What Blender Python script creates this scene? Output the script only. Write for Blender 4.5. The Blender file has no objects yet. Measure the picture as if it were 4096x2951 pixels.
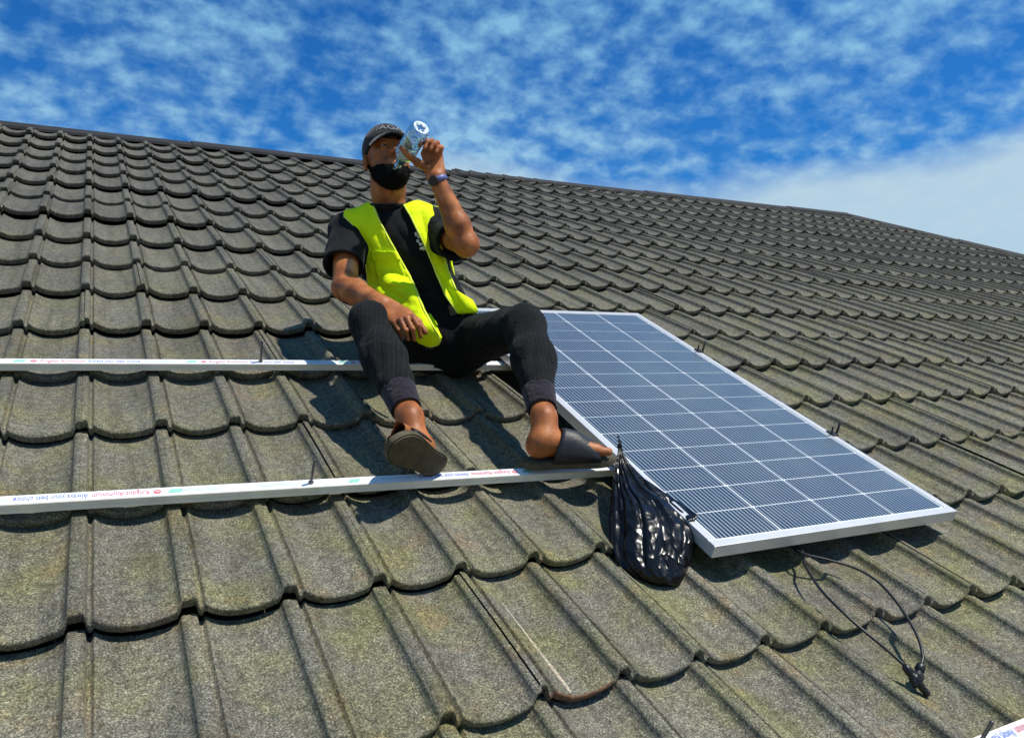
import bpy, bmesh, math, random
import numpy as np
from mathutils import Matrix, Vector, noise as mnoise
from mathutils.bvhtree import BVHTree

random.seed(7); np.random.seed(7)
scene = bpy.context.scene
col = scene.collection

# ------------------------------------------------------------------ frames
# roof coordinates: u along the ridge, v up the slope, h off the tiles
PITCH = math.radians(22.5)
ROOF = Matrix.Translation((0, 0, 6.0)) @ Matrix.Rotation(PITCH, 4, 'X')
ROOFN = np.array(ROOF)
def rw(u, v, h):
    return ROOF @ Vector((u, v, h))

# ------------------------------------------------------------------ camera
CAM_C = (0.0419131, -2.7583931, 1.0776395)
CAM_R = np.array([[0.88273984, -0.4340623, 0.1798897],
                  [-0.0113068, -0.40236934, -0.9154076],
                  [0.46972602, 0.80603278, -0.3600953]])
cam_d = bpy.data.cameras.new('camera'); cam = bpy.data.objects.new('camera', cam_d); col.objects.link(cam)
rot = Matrix((CAM_R[0], -CAM_R[1], -CAM_R[2])).transposed()
cam.matrix_world = ROOF @ Matrix.Translation(CAM_C) @ rot.to_4x4()
FPX = 775.645
cam_d.sensor_width = 36.0; cam_d.lens = FPX / 1024 * 36.0
cam_d.clip_start = 0.05; cam_d.clip_end = 3000
scene.camera = cam

# ------------------------------------------------------------------ sky and sun
SUN_ROOF = Vector((0.34, 0.10, 0.93)).normalized()
SUN_DIR = (ROOF.to_3x3() @ SUN_ROOF).normalized()
SUN_EL = math.asin(SUN_DIR.z); SUN_AZ = math.atan2(SUN_DIR.x, SUN_DIR.y)

def nd(nt, kind, **kw):
    n = nt.nodes.new(kind)
    for k, v in kw.items():
        if k.startswith('i_'):
            key = k[2:]
            key = int(key) if key.isdigit() else key.replace('_', ' ')
            n.inputs[key].default_value = v
        else:
            setattr(n, k, v)
    return n
def lk(nt, a, b): nt.links.new(a, b)
def ramp(nt, fac, stops, interp='LINEAR'):
    r = nt.nodes.new('ShaderNodeValToRGB'); r.color_ramp.interpolation = interp
    el = r.color_ramp.elements
    while len(el) < len(stops): el.new(0.5)
    for e, (p, c) in zip(el, stops):
        e.position = p; e.color = (*c, 1) if len(c) == 3 else c
    lk(nt, fac, r.inputs['Fac']); return r
def math_n(nt, op, a, b=None, clamp=False):
    m = nt.nodes.new('ShaderNodeMath'); m.operation = op; m.use_clamp = clamp
    for i, v in enumerate((a, b)):
        if v is None: continue
        if isinstance(v, (int, float)): m.inputs[i].default_value = v
        else: lk(nt, v, m.inputs[i])
    return m.outputs[0]
def mix_rgb(nt, fac, a, b, mode='MIX'):
    m = nt.nodes.new('ShaderNodeMix'); m.data_type = 'RGBA'; m.blend_type = mode
    for idx, v in ((0, fac), (6, a), (7, b)):
        if isinstance(v, (int, float)): m.inputs[idx].default_value = v
        elif isinstance(v, tuple): m.inputs[idx].default_value = (*v, 1) if len(v) == 3 else v
        else: lk(nt, v, m.inputs[idx])
    return m.outputs[2]

world = bpy.data.worlds.new('World'); scene.world = world; world.use_nodes = True
wt = world.node_tree; wt.nodes.clear()
wo = nd(wt, 'ShaderNodeOutputWorld'); bg = nd(wt, 'ShaderNodeBackground')
sky = nd(wt, 'ShaderNodeTexSky'); sky.sky_type = 'NISHITA'; sky.sun_disc = False
sky.sun_elevation = SUN_EL; sky.sun_rotation = SUN_AZ
sky.air_density = 1.0; sky.dust_density = 0.3; sky.ozone_density = 3.0
SKY_STRENGTH = 0.092
bg.inputs['Strength'].default_value = SKY_STRENGTH
tc = nd(wt, 'ShaderNodeTexCoord'); sep = nd(wt, 'ShaderNodeSeparateXYZ'); lk(wt, tc.outputs['Generated'], sep.inputs[0])
zz = math_n(wt, 'MAXIMUM', sep.outputs['Z'], 0.0)
zden = math_n(wt, 'ADD', zz, 0.42)
cx_ = math_n(wt, 'DIVIDE', sep.outputs['X'], zden); cy_ = math_n(wt, 'DIVIDE', sep.outputs['Y'], zden)
cmb = nd(wt, 'ShaderNodeCombineXYZ'); lk(wt, cx_, cmb.inputs[0]); lk(wt, cy_, cmb.inputs[1])
hs = nd(wt, 'ShaderNodeHueSaturation'); hs.inputs['Hue'].default_value = 0.505
hs.inputs['Saturation'].default_value = 1.15; hs.inputs['Value'].default_value = 1.0
lk(wt, sky.outputs[0], hs.inputs['Color'])
# broken altocumulus: small puffs gathered in larger fields
n_big = nd(wt, 'ShaderNodeTexNoise'); n_big.inputs['Scale'].default_value = 2.4; n_big.inputs['Detail'].default_value = 3
lk(wt, cmb.outputs[0], n_big.inputs['Vector'])
n_puff = nd(wt, 'ShaderNodeTexNoise'); n_puff.inputs['Scale'].default_value = 19.0; n_puff.inputs['Detail'].default_value = 4
n_puff.inputs['Roughness'].default_value = 0.55; n_puff.inputs['Distortion'].default_value = 0.0
lk(wt, cmb.outputs[0], n_puff.inputs['Vector'])
cl = math_n(wt, 'ADD', math_n(wt, 'MULTIPLY', n_big.outputs[0], 0.55), math_n(wt, 'MULTIPLY', n_puff.outputs[0], 0.65))
clr = ramp(wt, cl, [(0.49, (0, 0, 0)), (0.57, (.14, .14, .14)), (0.64, (.36, .36, .36)), (0.76, (.80, .80, .80))])
cloud_col = (2.6, 6.2, 8.9)
blue = mix_rgb(wt, 1.0, hs.outputs[0], (.19, .76, 1.24), 'MULTIPLY')
lowc = math_n(wt, 'DIVIDE', math_n(wt, 'SUBTRACT', 0.46, sep.outputs['Z']), 0.26, clamp=True)
cc = mix_rgb(wt, lowc, cloud_col, (4.2, 7.0, 9.0))
withc = mix_rgb(wt, clr.outputs[0], blue, cc)
# a pale stratus bank low over the horizon
n_bank = nd(wt, 'ShaderNodeTexNoise'); n_bank.inputs['Scale'].default_value = 2.6; n_bank.inputs['Detail'].default_value = 4
lk(wt, tc.outputs['Generated'], n_bank.inputs['Vector'])
bank_top = math_n(wt, 'ADD', math_n(wt, 'MULTIPLY', math_n(wt, 'SUBTRACT', n_bank.outputs[0], 0.5), 0.22), 0.235)
bank = math_n(wt, 'DIVIDE', math_n(wt, 'SUBTRACT', bank_top, sep.outputs['Z']), 0.045, clamp=True)
bank = math_n(wt, 'MULTIPLY', bank, 0.9)
withb = mix_rgb(wt, bank, withc, (5.4, 7.2, 8.4))
lk(wt, withb, bg.inputs['Color']); lk(wt, bg.outputs[0], wo.inputs['Surface'])

sun_d = bpy.data.lights.new('sun', 'SUN'); sun_d.energy = 5.0; sun_d.angle = math.radians(1.2)
sun_d.color = (1.0, 0.94, 0.85)
sun = bpy.data.objects.new('sun', sun_d); col.objects.link(sun)
sun.rotation_euler = (-SUN_DIR).to_track_quat('-Z', 'Y').to_euler(); sun.location = (6, -4, 16)

vs = scene.view_settings
vs.view_transform = 'Standard'; vs.look = 'None'; vs.exposure = 0.0; vs.gamma = 1.0; vs.use_curve_mapping = False
scene.cycles.max_bounces = 8; scene.cycles.transparent_max_bounces = 12

# ------------------------------------------------------------------ object helpers
def link(o, parent=None):
    col.objects.link(o)
    if parent is not None: o.parent = parent
    return o
def tag(o, label=None, category=None, group=None, kind=None):
    for k, v in (('label', label), ('category', category), ('group', group), ('kind', kind)):
        if v: o[k] = v
    return o
def empty(name, mat=None, **kw):
    o = bpy.data.objects.new(name, None); link(o)
    if mat is not None: o.matrix_world = mat
    return tag(o, **kw)
def mesh_from(name, V, F, mat=None, smooth=True):
    me = bpy.data.meshes.new(name); me.from_pydata([tuple(map(float, v)) for v in V], [], [tuple(map(int, f)) for f in F])
    if smooth: me.polygons.foreach_set('use_smooth', [True] * len(me.polygons))
    if mat is not None: me.materials.append(mat)
    me.update(); return me
def mesh_np(name, V, Q, mat=None, smooth=True):
    """fast mesh from an array of vertices and an array of quads"""
    V = np.ascontiguousarray(V, np.float32); Q = np.ascontiguousarray(Q, np.int32)
    me = bpy.data.meshes.new(name); n = Q.shape[1]
    me.vertices.add(len(V)); me.vertices.foreach_set('co', V.ravel())
    me.loops.add(Q.size); me.loops.foreach_set('vertex_index', Q.ravel())
    me.polygons.add(len(Q)); me.polygons.foreach_set('loop_start', np.arange(0, Q.size, n, dtype=np.int32))
    me.polygons.foreach_set('loop_total', np.full(len(Q), n, np.int32))
    me.update(calc_edges=True); me.validate()
    me.polygons.foreach_set('use_smooth', np.full(len(me.polygons), smooth))
    if mat is not None: me.materials.append(mat)
    me.update(); return me
def obj(name, me, parent=None, mat=None, **kw):
    o = bpy.data.objects.new(name, me); link(o, parent)
    if mat is not None:
        if parent is not None: o.matrix_local = mat
        else: o.matrix_world = mat
    return tag(o, **kw)

class MB:
    """collects boxes, tubes and lathes into one mesh"""
    def __init__(s): s.bm = bmesh.new()
    def box(s, lo, hi, bevel=0.0, mat=None):
        r = bmesh.ops.create_cube(s.bm, size=1.0)
        vs_ = r['verts']; c = [(a + b) / 2 for a, b in zip(lo, hi)]; d = [b - a for a, b in zip(lo, hi)]
        for v in vs_: v.co = Vector((c[i] + v.co[i] * d[i] for i in range(3)))
        if bevel > 0:
            es = list({e for v in vs_ for e in v.link_edges})
            rr = bmesh.ops.bevel(s.bm, geom=es, offset=bevel, segments=2, affect='EDGES', profile=0.6)
            vs_ = list({v for v in rr['verts']} | {v for v in vs_ if v.is_valid})
        if mat is not None:
            for v in {v for v in vs_ if v.is_valid}: v.co = mat @ v.co
        return s
    def tube(s, pts, r, n=10, cap=True):
        pts = [Vector(p) for p in pts]; R = r if isinstance(r, (list, tuple)) else [r] * len(pts)
        rings = []; up = None
        for i, p in enumerate(pts):
            t = (pts[min(i + 1, len(pts) - 1)] - pts[max(i - 1, 0)])
            t = t.normalized() if t.length > 1e-9 else Vector((0, 0, 1))
            if up is None: up = t.orthogonal().normalized()
            up = (up - t * up.dot(t)); up = up.normalized() if up.length > 1e-6 else t.orthogonal().normalized()
            sd = t.cross(up)
            rings.append([s.bm.verts.new(p + (up * math.cos(a) + sd * math.sin(a)) * R[i])
                          for a in (2 * math.pi * k / n for k in range(n))])
        for a, b in zip(rings, rings[1:]):
            for k in range(n): s.bm.faces.new((a[k], a[(k + 1) % n], b[(k + 1) % n], b[k]))
        if cap:
            s.bm.faces.new(rings[0][::-1]); s.bm.faces.new(rings[-1])
        return s
    def poly(s, pts, depth, axis=2):
        """prism: polygon in the two other axes, from depth[0] to depth[1] along axis"""
        def mk(p, d):
            q = list(p); q.insert(axis, d); return s.bm.verts.new(q)
        a = [mk(p, depth[0]) for p in pts]; b = [mk(p, depth[1]) for p in pts]; n = len(pts)
        s.bm.faces.new(a[::-1]); s.bm.faces.new(b)
        for k in range(n): s.bm.faces.new((a[k], a[(k + 1) % n], b[(k + 1) % n], b[k]))
        return s
    def mesh(s, name, mat=None, smooth=False):
        bmesh.ops.recalc_face_normals(s.bm, faces=s.bm.faces)
        me = bpy.data.meshes.new(name); s.bm.to_mesh(me); s.bm.free()
        if mat is not None: me.materials.append(mat)
        me.polygons.foreach_set('use_smooth', [smooth] * len(me.polygons)); me.update()
        return me
def text_mesh(name, body, size, mat, extrude=0.0, align='CENTER'):
    cu = bpy.data.curves.new(name, 'FONT'); cu.body = body; cu.size = size; cu.extrude = extrude
    cu.align_x = align; cu.align_y = 'CENTER'; cu.resolution_u = 3
    o = bpy.data.objects.new(name, cu); col.objects.link(o)
    dg = bpy.context.evaluated_depsgraph_get(); dg.update()
    me = bpy.data.meshes.new_from_object(o.evaluated_get(dg))
    bpy.data.objects.remove(o); bpy.data.curves.remove(cu)
    me.name = name; me.materials.clear(); me.materials.append(mat); return me

# ------------------------------------------------------------------ materials
def new_mat(name):
    m = bpy.data.materials.new(name); m.use_nodes = True
    return m, m.node_tree, m.node_tree.nodes['Principled BSDF']
def simple(name, color, rough=0.5, metal=0.0, var=0.12, scale=40.0, bump=0.0, bscale=200.0, spec=0.5, sheen=0.0):
    m, nt, b = new_mat(name)
    tcn = nd(nt, 'ShaderNodeTexCoord'); nz = nd(nt, 'ShaderNodeTexNoise')
    nz.inputs['Scale'].default_value = scale; nz.inputs['Detail'].default_value = 5
    lk(nt, tcn.outputs['Object'], nz.inputs['Vector'])
    lo = tuple(c * (1 - var) for c in color); hi = tuple(min(1, c * (1 + var)) for c in color)
    r = ramp(nt, nz.outputs[0], [(0.3, lo), (0.7, hi)])
    lk(nt, r.outputs[0], b.inputs['Base Color'])
    b.inputs['Roughness'].default_value = rough; b.inputs['Metallic'].default_value = metal
    b.inputs['Specular IOR Level'].default_value = spec
    if sheen: b.inputs['Sheen Weight'].default_value = sheen
    if bump:
        n2 = nd(nt, 'ShaderNodeTexNoise'); n2.inputs['Scale'].default_value = bscale; n2.inputs['Detail'].default_value = 3
        lk(nt, tcn.outputs['Object'], n2.inputs['Vector'])
        bp = nd(nt, 'ShaderNodeBump'); bp.inputs['Strength'].default_value = bump; bp.inputs['Distance'].default_value = 0.003
        lk(nt, n2.outputs[0], bp.inputs['Height']); lk(nt, bp.outputs[0], b.inputs['Normal'])
    return m

def tile_material():
    m, nt, b = new_mat('stone_coated_tile')
    geo = nd(nt, 'ShaderNodeNewGeometry'); pos = geo.outputs['Position']
    def noise(scale, detail=3, rough=0.55):
        n = nd(nt, 'ShaderNodeTexNoise'); n.inputs['Scale'].default_value = scale
        n.inputs['Detail'].default_value = detail; n.inputs['Roughness'].default_value = rough
        lk(nt, pos, n.inputs['Vector']); return n.outputs[0]
    gran = noise(260, 2, 0.75); mid = noise(60, 4); big = noise(2.3, 4); moss = noise(6.5, 5); tan = noise(9.0, 4)
    base = ramp(nt, gran, [(0.30, (.034, .032, .027)), (0.42, (.096, .092, .077)), (0.55, (.168, .162, .136)), (0.70, (.38, .37, .31))])
    c = base.outputs[0]
    sxyz = nd(nt, 'ShaderNodeSeparateXYZ'); lk(nt, pos, sxyz.inputs[0])
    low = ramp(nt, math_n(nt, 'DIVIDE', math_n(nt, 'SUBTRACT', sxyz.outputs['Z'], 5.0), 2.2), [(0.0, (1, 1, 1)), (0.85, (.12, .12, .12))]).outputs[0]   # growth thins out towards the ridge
    f_moss = math_n(nt, 'MULTIPLY', ramp(nt, moss, [(0.42, (0, 0, 0)), (0.64, (.80, .80, .80))]).outputs[0], low)
    c = mix_rgb(nt, f_moss, c, mix_rgb(nt, 1.0, c, (1.08, 1.12, .56), 'MULTIPLY'))
    f_tan = math_n(nt, 'MULTIPLY', ramp(nt, tan, [(0.55, (0, 0, 0)), (0.70, (.62, .62, .62))]).outputs[0], low)
    c = mix_rgb(nt, f_tan, c, mix_rgb(nt, 1.0, c, (1.40, 1.05, .70), 'MULTIPLY'))
    grime = ramp(nt, mid, [(0.32, (.62, .62, .62)), (0.60, (1.06, 1.06, 1.06))]).outputs[0]
    c = mix_rgb(nt, 1.0, c, grime, 'MULTIPLY')
    wear = ramp(nt, big, [(0.3, (.78, .78, .80)), (0.7, (1.10, 1.10, 1.06))]).outputs[0]
    c = mix_rgb(nt, low, mix_rgb(nt, 1.0, c, (.74, .74, .76), 'MULTIPLY'), mix_rgb(nt, 1.0, c, (1.20, 1.18, 1.08), 'MULTIPLY'))   # vignette painted into the colour: upper courses darker, lower ones lighter
    c = mix_rgb(nt, 1.0, c, wear, 'MULTIPLY')
    # rain streaks down the slope
    mp = nd(nt, 'ShaderNodeMapping'); mp.inputs['Rotation'].default_value = (-PITCH, 0, 0); mp.inputs['Scale'].default_value = (26, 1.6, 6)
    lk(nt, pos, mp.inputs['Vector']); ns = nd(nt, 'ShaderNodeTexNoise'); ns.inputs['Scale'].default_value = 1.0; ns.inputs['Detail'].default_value = 4
    lk(nt, mp.outputs[0], ns.inputs['Vector'])
    c = mix_rgb(nt, 1.0, c, ramp(nt, ns.outputs[0], [(0.30, (.72, .71, .70)), (0.50, (1, 1, 1)), (0.72, (1.16, 1.14, 1.10))]).outputs[0], 'MULTIPLY')
    lk(nt, c, b.inputs['Base Color']); b.inputs['Roughness'].default_value = 0.82
    b.inputs['Specular IOR Level'].default_value = 0.28
    bp = nd(nt, 'ShaderNodeBump'); bp.inputs['Strength'].default_value = 0.55; bp.inputs['Distance'].default_value = 0.0016
    lk(nt, gran, bp.inputs['Height']); lk(nt, bp.outputs[0], b.inputs['Normal'])
    return m
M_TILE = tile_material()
M_BARE = simple('bare_brown_clay', (.16, .085, .045), 0.85, var=0.5, scale=120, bump=0.5, bscale=300)
M_LAPGLINT = simple('painted_lap_highlight', (.42, .36, .26), 0.9, var=0.4, scale=150, bump=0.4)
M_CAP = simple('ridge_metal', (.010, .010, .011), 0.8, var=0.4, scale=12, bump=0.3)
M_DECK = simple('roof_underlay', (.03, .03, .028), 0.9)
M_WALL = simple('painted_plaster', (.62, .56, .45), 0.9, var=0.08, scale=3, bump=0.3)
M_GROUND = simple('dry_ground', (.19, .14, .085), 0.95, var=0.35, scale=0.4, bump=0.2, bscale=3)
M_ALU = simple('anodised_aluminium', (.80, .76, .62), 0.45, metal=0.05, var=0.07, scale=25)
M_FRAME = simple('panel_frame_aluminium', (.74, .74, .72), 0.34, metal=0.45, var=0.06, scale=18)
M_FILM = simple('white_protective_film', (.80, .82, .84), 0.32, var=0.05, scale=30)
M_RED = simple('red_print', (.68, .16, .18), 0.5); M_BLUE = simple('blue_print', (.16, .22, .56), 0.5)
M_GREEN = simple('green_print', (.26, .62, .48), 0.5); M_CYAN = simple('pale_blue_print', (.58, .73, .82), 0.5)
M_STEEL = simple('threaded_steel', (.16, .16, .16), 0.4, metal=0.8, var=0.3, scale=300)
M_BLACKMETAL = simple('black_clamp', (.018, .018, .02), 0.45)
M_CABLE = simple('cable_rubber', (.010, .010, .011), 0.42)
M_BACK = simple('panel_backsheet', (.78, .82, .84), 0.22, var=0.04)
M_UNDER = simple('panel_underside', (.25, .26, .27), 0.6)

def cell_material():
    m, nt, b = new_mat('solar_cell')
    tcn = nd(nt, 'ShaderNodeTexCoord'); sp = nd(nt, 'ShaderNodeSeparateXYZ'); lk(nt, tcn.outputs['Object'], sp.inputs[0])
    # silver busbars: thin lines along the panel's length
    fr = math_n(nt, 'FRACT', math_n(nt, 'MULTIPLY', sp.outputs['X'], 1 / 0.01335))
    d = math_n(nt, 'ABSOLUTE', math_n(nt, 'SUBTRACT', fr, 0.5))
    line = math_n(nt, 'LESS_THAN', d, 0.12)
    nz = nd(nt, 'ShaderNodeTexNoise'); nz.inputs['Scale'].default_value = 8; lk(nt, tcn.outputs['Object'], nz.inputs['Vector'])
    oi = nd(nt, 'ShaderNodeObjectInfo')
    v1 = ramp(nt, nz.outputs[0], [(0.3, (.005, .010, .017)), (0.7, (.010, .020, .030))]).outputs[0]
    v2 = mix_rgb(nt, 1.0, v1, ramp(nt, oi.outputs['Random'], [(0, (.8, .8, .85)), (1, (1.25, 1.2, 1.15))]).outputs[0], 'MULTIPLY')
    c = mix_rgb(nt, line, v2, (.40, .48, .52))
    lk(nt, c, b.inputs['Base Color']); b.inputs['Roughness'].default_value = 0.30
    geo = nd(nt, 'ShaderNodeNewGeometry'); dn = nd(nt, 'ShaderNodeTexNoise'); dn.inputs['Scale'].default_value = 7; dn.inputs['Detail'].default_value = 6
    lk(nt, geo.outputs['Position'], dn.inputs['Vector'])
    b.inputs['Coat Weight'].default_value = 1.0
    lk(nt, ramp(nt, dn.outputs[0], [(0.35, (.03, .03, .03)), (0.7, (.20, .20, .20))]).outputs[0], b.inputs['Coat Roughness'])
    dust = ramp(nt, dn.outputs[0], [(0.50, (0, 0, 0)), (0.8, (.10, .10, .10))]).outputs[0]
    lk(nt, mix_rgb(nt, dust, c, (.45, .42, .36)), b.inputs['Base Color'])
    return m
M_CELL = cell_material()

# ------------------------------------------------------------------ ground and house
g = mesh_np('ground', [(-1500, -1500, 0), (1500, -1500, 0), (1500, 1500, 0), (-1500, 1500, 0)], [(0, 1, 2, 3)], M_GROUND, False)
obj('ground', g, kind='structure')

PIT, EXP = 0.187, 0.3757               # pan pitch and row exposure
def ridge_v(u): return 4.06 + 0.060 * u
HIP_U, HIP_SLOPE = 9.0, -1.35          # where the ridge ends and the hip runs down
HIP_V = ridge_v(HIP_U)
def hip_u(v): return HIP_U + (v - HIP_V) / HIP_SLOPE
EAVE_V, LEFT_U = -4.35, -6.0

house = empty('house', Matrix.Translation((0, 0, 0)), label='house under a dark grey-green step-tiled roof with a black ridge', category='house')
DH = -0.052
A = rw(LEFT_U, EAVE_V, DH); B = rw(hip_u(EAVE_V), EAVE_V, DH)
Cc = rw(HIP_U, HIP_V, DH); D = rw(LEFT_U + 3.2, ridge_v(LEFT_U + 3.2), DH)
ymid = (Cc.y + D.y) / 2
def mir(p, q): return Vector((p.x, 2 * q.y - p.y, p.z))
B2, A2 = mir(B, Cc), mir(A, D)
Vd = [A, B, Cc, D, B2, A2]; und = [Vector((p.x, p.y, p.z - 0.18)) for p in (A, B, B2, A2)]
Vd += und
Fd = [(0, 1, 2, 3), (1, 4, 2), (4, 5, 3, 2), (5, 0, 3), (6, 9, 8, 7), (0, 6, 7, 1), (1, 7, 8, 4), (4, 8, 9, 5), (5, 9, 6, 0)]
roof = obj('roof', mesh_from('roof', Vd, Fd, M_DECK, False), house)
for nm_, x0, x1, y0, y1 in (('front', A.x + .6, B.x - .6, A.y + .6, A.y + .85), ('back', A.x + .6, B.x - .6, A2.y - .85, A2.y - .6),
                            ('side', A.x + .6, A.x + .85, A.y + .86, A2.y - .86), ('side', B.x - .85, B.x - .6, A.y + .86, A2.y - .86)):
    obj('wall', MB().box((x0, y0, 0.0), (x1, y1, A.z - 0.2)).mesh('wall', M_WALL), house)

# --- one pan of the stone-coated sheet: dished pan between two raised ribs, rolled front lip
# rolled rib at x = 0, a narrow groove on its right, then the pan dips and climbs to the next rib
PROF = [(0.0, .0098), (.060, .0098), (.076, .0070), (.090, -.0072), (.106, -.0106), (.128, -.0104), (.146, -.0020), (.160, .0002), (.20, -.0066), (.28, -.0145), (.37, -.0192), (.47, -.0212),
        (.57, -.0212), (.67, -.0192), (.77, -.0156), (.850, -.0112), (.896, -.0082), (.916, .0030), (.932, .0098), (1.0, .0098)]
XS = [p_[0] for p_ in PROF]
def prof(x): return float(np.interp(x, XS, [p_[1] for p_ in PROF]))
def tongue(x):
    a = abs(x - 0.5) / 0.5
    if a > 0.88: return 0.009
    if a > 0.83: return 0.009 * (a - .83) / .05
    return -0.006 * (1 - (a / 0.83) ** 2.6)
LIP = 0.037
def tile_mesh(name, seam=None, wob=0.0, mats=(M_TILE,)):
    xs = list(XS); V, F = [], []
    if seam: xs = sorted(set(xs + [seam - 0.004, seam + 0.010]))
    rows = [(EXP + 0.016, None), (EXP * 0.5, None), (0.014, None), ('f', .0015), ('f', .006), ('f', 'b')]
    for ri, (rv, k) in enumerate(rows):
        for x in xs:
            a = abs(x - 0.5) / 0.5
            p = prof(x) + (0.0026 if seam and x < seam else 0.0) + wob * math.sin(5 * x + ri)
            tv = tongue(x)
            if k is None:
                v = rv if rv > 0.05 else tv + rv
                h = p + LIP - 0.0325 * max(0.0, v) / EXP
                if rv == EXP * 0.5: h += 0.0015
            elif k == 'b': v = tv + 0.010; h = p + 0.0060 + 0.006 * (1 - a * a) + wob * 2 * math.sin(9 * x)
            else: v = tv + (0.004 if k < .004 else 0.0); h = p + LIP - k
            V.append((x * PIT, v, h))
    n = len(xs)
    for r in range(len(rows) - 1):
        for i in range(n - 1):
            a = r * n + i; F.append((a, a + n, a + n + 1, a + 1))
    me = mesh_from(name, V, F, None, True)
    for m in mats: me.materials.append(m)
    if len(mats) > 1:
        for r in range(len(rows) - 1):
            for i in range(n - 1):
                f = me.polygons[r * (n - 1) + i]
                if r >= 3 and 0.10 < xs[i] < 0.80: f.material_index = 1
    return me
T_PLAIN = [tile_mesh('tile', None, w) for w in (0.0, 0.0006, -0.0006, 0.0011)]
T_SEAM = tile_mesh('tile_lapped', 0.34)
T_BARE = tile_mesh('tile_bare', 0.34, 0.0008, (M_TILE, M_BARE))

def project_px(u, v, h):
    q = CAM_R @ (np.array((u, v, h)) - np.array(CAM_C))
    return (512 + FPX * q[0] / q[2], 368.5 + FPX * q[1] / q[2], q[2])
rng = random.Random(3)
tiles = []
SHEET = 7
for r in range(-11, 13):
    shift = rng.randrange(SHEET)
    for c in range(int(LEFT_U / PIT), int(13 / PIT)):
        u, v = c * PIT, r * EXP
        if v > ridge_v(u) - 0.10 or u + PIT * 0.6 > hip_u(v + EXP * 0.5) or u < LEFT_U + 3.2 * (v - EAVE_V) / (HIP_V - EAVE_V): continue
        # sheets are never laid dead true: slow drift along a course, a small jump at each lap
        s = (c + shift) // SHEET
        rs = random.Random(r * 977 + s * 31)
        dv = 0.006 * math.sin(u * 0.9 + r * 1.7) + rs.uniform(-.006, .006)
        dh = 0.0022 * math.sin(u * 1.3 + r * 2.1) + rs.uniform(-.0020, .0020)
        if rs.random() < .10: dh += rs.uniform(.003, .007)
        seam = (c + shift) % SHEET == 0
        X0, Y0, Z0 = project_px(u, v, 0.02)
        size = 0.0
        if Z0 > 0.2:
            X1, Y1, Z1 = project_px(u + PIT, v + EXP, 0.02)
            if Z1 > 0.2 and max(X0, X1) > -20 and min(X0, X1) < 1044 and max(Y0, Y1) > 0 and min(Y0, Y1) < 757:
                size = 1.0 / (Z0 * Z0) * (0.3 + 1.0 / Z0)
        tiles.append([size, r, c, u, v + dv, dh, seam])
tiles.sort(key=lambda t: -t[0])
def tile_kind(t):
    if (t[1], t[2]) == (-5, 4): return T_BARE
    if t[6]: return T_SEAM
    return T_PLAIN[(t[1] * 7 + t[2] * 13) % 4]
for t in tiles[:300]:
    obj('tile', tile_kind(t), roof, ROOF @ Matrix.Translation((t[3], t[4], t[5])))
VV, FF, off = [], [], 0
cache = {}
for t in tiles[300:]:
    me = tile_kind(t)
    if me.name not in cache:
        co = np.empty(len(me.vertices) * 3, np.float32); me.vertices.foreach_get('co', co)
        ix = np.empty(len(me.polygons) * 4, np.int32); me.loops.foreach_get('vertex_index', ix)
        cache[me.name] = (co.reshape(-1, 3), ix.reshape(-1, 4))
    co, ix = cache[me.name]
    VV.append(co + np.array((t[3], t[4], t[5]), np.float32)); FF.append(ix + off); off += len(co)
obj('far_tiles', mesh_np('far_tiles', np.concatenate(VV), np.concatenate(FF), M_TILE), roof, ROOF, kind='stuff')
# lap-edge highlight painted as a pale strip, and the bare patch on the worn tile by the frame's lower edge
def worn(v): return PIT * 4 + PIT * .335, -5 * EXP + v
pts = [(*worn(v), prof(.335) + LIP + .0024 - .0325 * max(0, v) / EXP) for v in (.33, .26, .19, .12, .06, .012, -.004)]
sc = MB().tube(pts, [.0012, .0025, .0032, .004, .005, .0055, .004], 8)
obj('lap_highlight', sc.mesh('lap_highlight', M_LAPGLINT, True), roof, ROOF)

# --- ridge and hip caps
def cap_run(p0, p1, n, up_hint):
    p0, p1 = Vector(p0), Vector(p1); L = (p1 - p0).length; d = (p1 - p0) / L
    side = d.cross(Vector((0, 0, 1))).normalized()
    for i in range(n):
        a, b = L * i / n - (0.03 if i else 0), L * (i + 1) / n
        mb = MB(); lift = 0.004 * (i % 2)
        sec = [(-.110, -.078), (-.107, -.058), (-.036, -.020), (-.020, -.010), (.020, -.010), (.036, -.020), (.107, -.058), (.110, -.078), (.095, -.078), (0, -.034), (-.095, -.078)]
        ra = [mb.bm.verts.new(p0 + d * a + side * x + Vector((0, 0, z + lift + .004))) for x, z in sec]
        rb = [mb.bm.verts.new(p0 + d * b + side * x + Vector((0, 0, z + lift))) for x, z in sec]
        k = len(sec)
        for j in range(k): mb.bm.faces.new((ra[j], ra[(j + 1) % k], rb[(j + 1) % k], rb[j]))
        mb.bm.faces.new(ra[::-1]); mb.bm.faces.new(rb)
        obj('ridge_cap', mb.mesh('ridge_cap', M_CAP), roof)
cap_run(rw(LEFT_U + 3.2, ridge_v(LEFT_U + 3.2), .046), rw(HIP_U, HIP_V, .046), 10, None)
cap_run(rw(HIP_U + .02, HIP_V - .03, .044), rw(hip_u(EAVE_V), EAVE_V, .06), 8, None)

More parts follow.
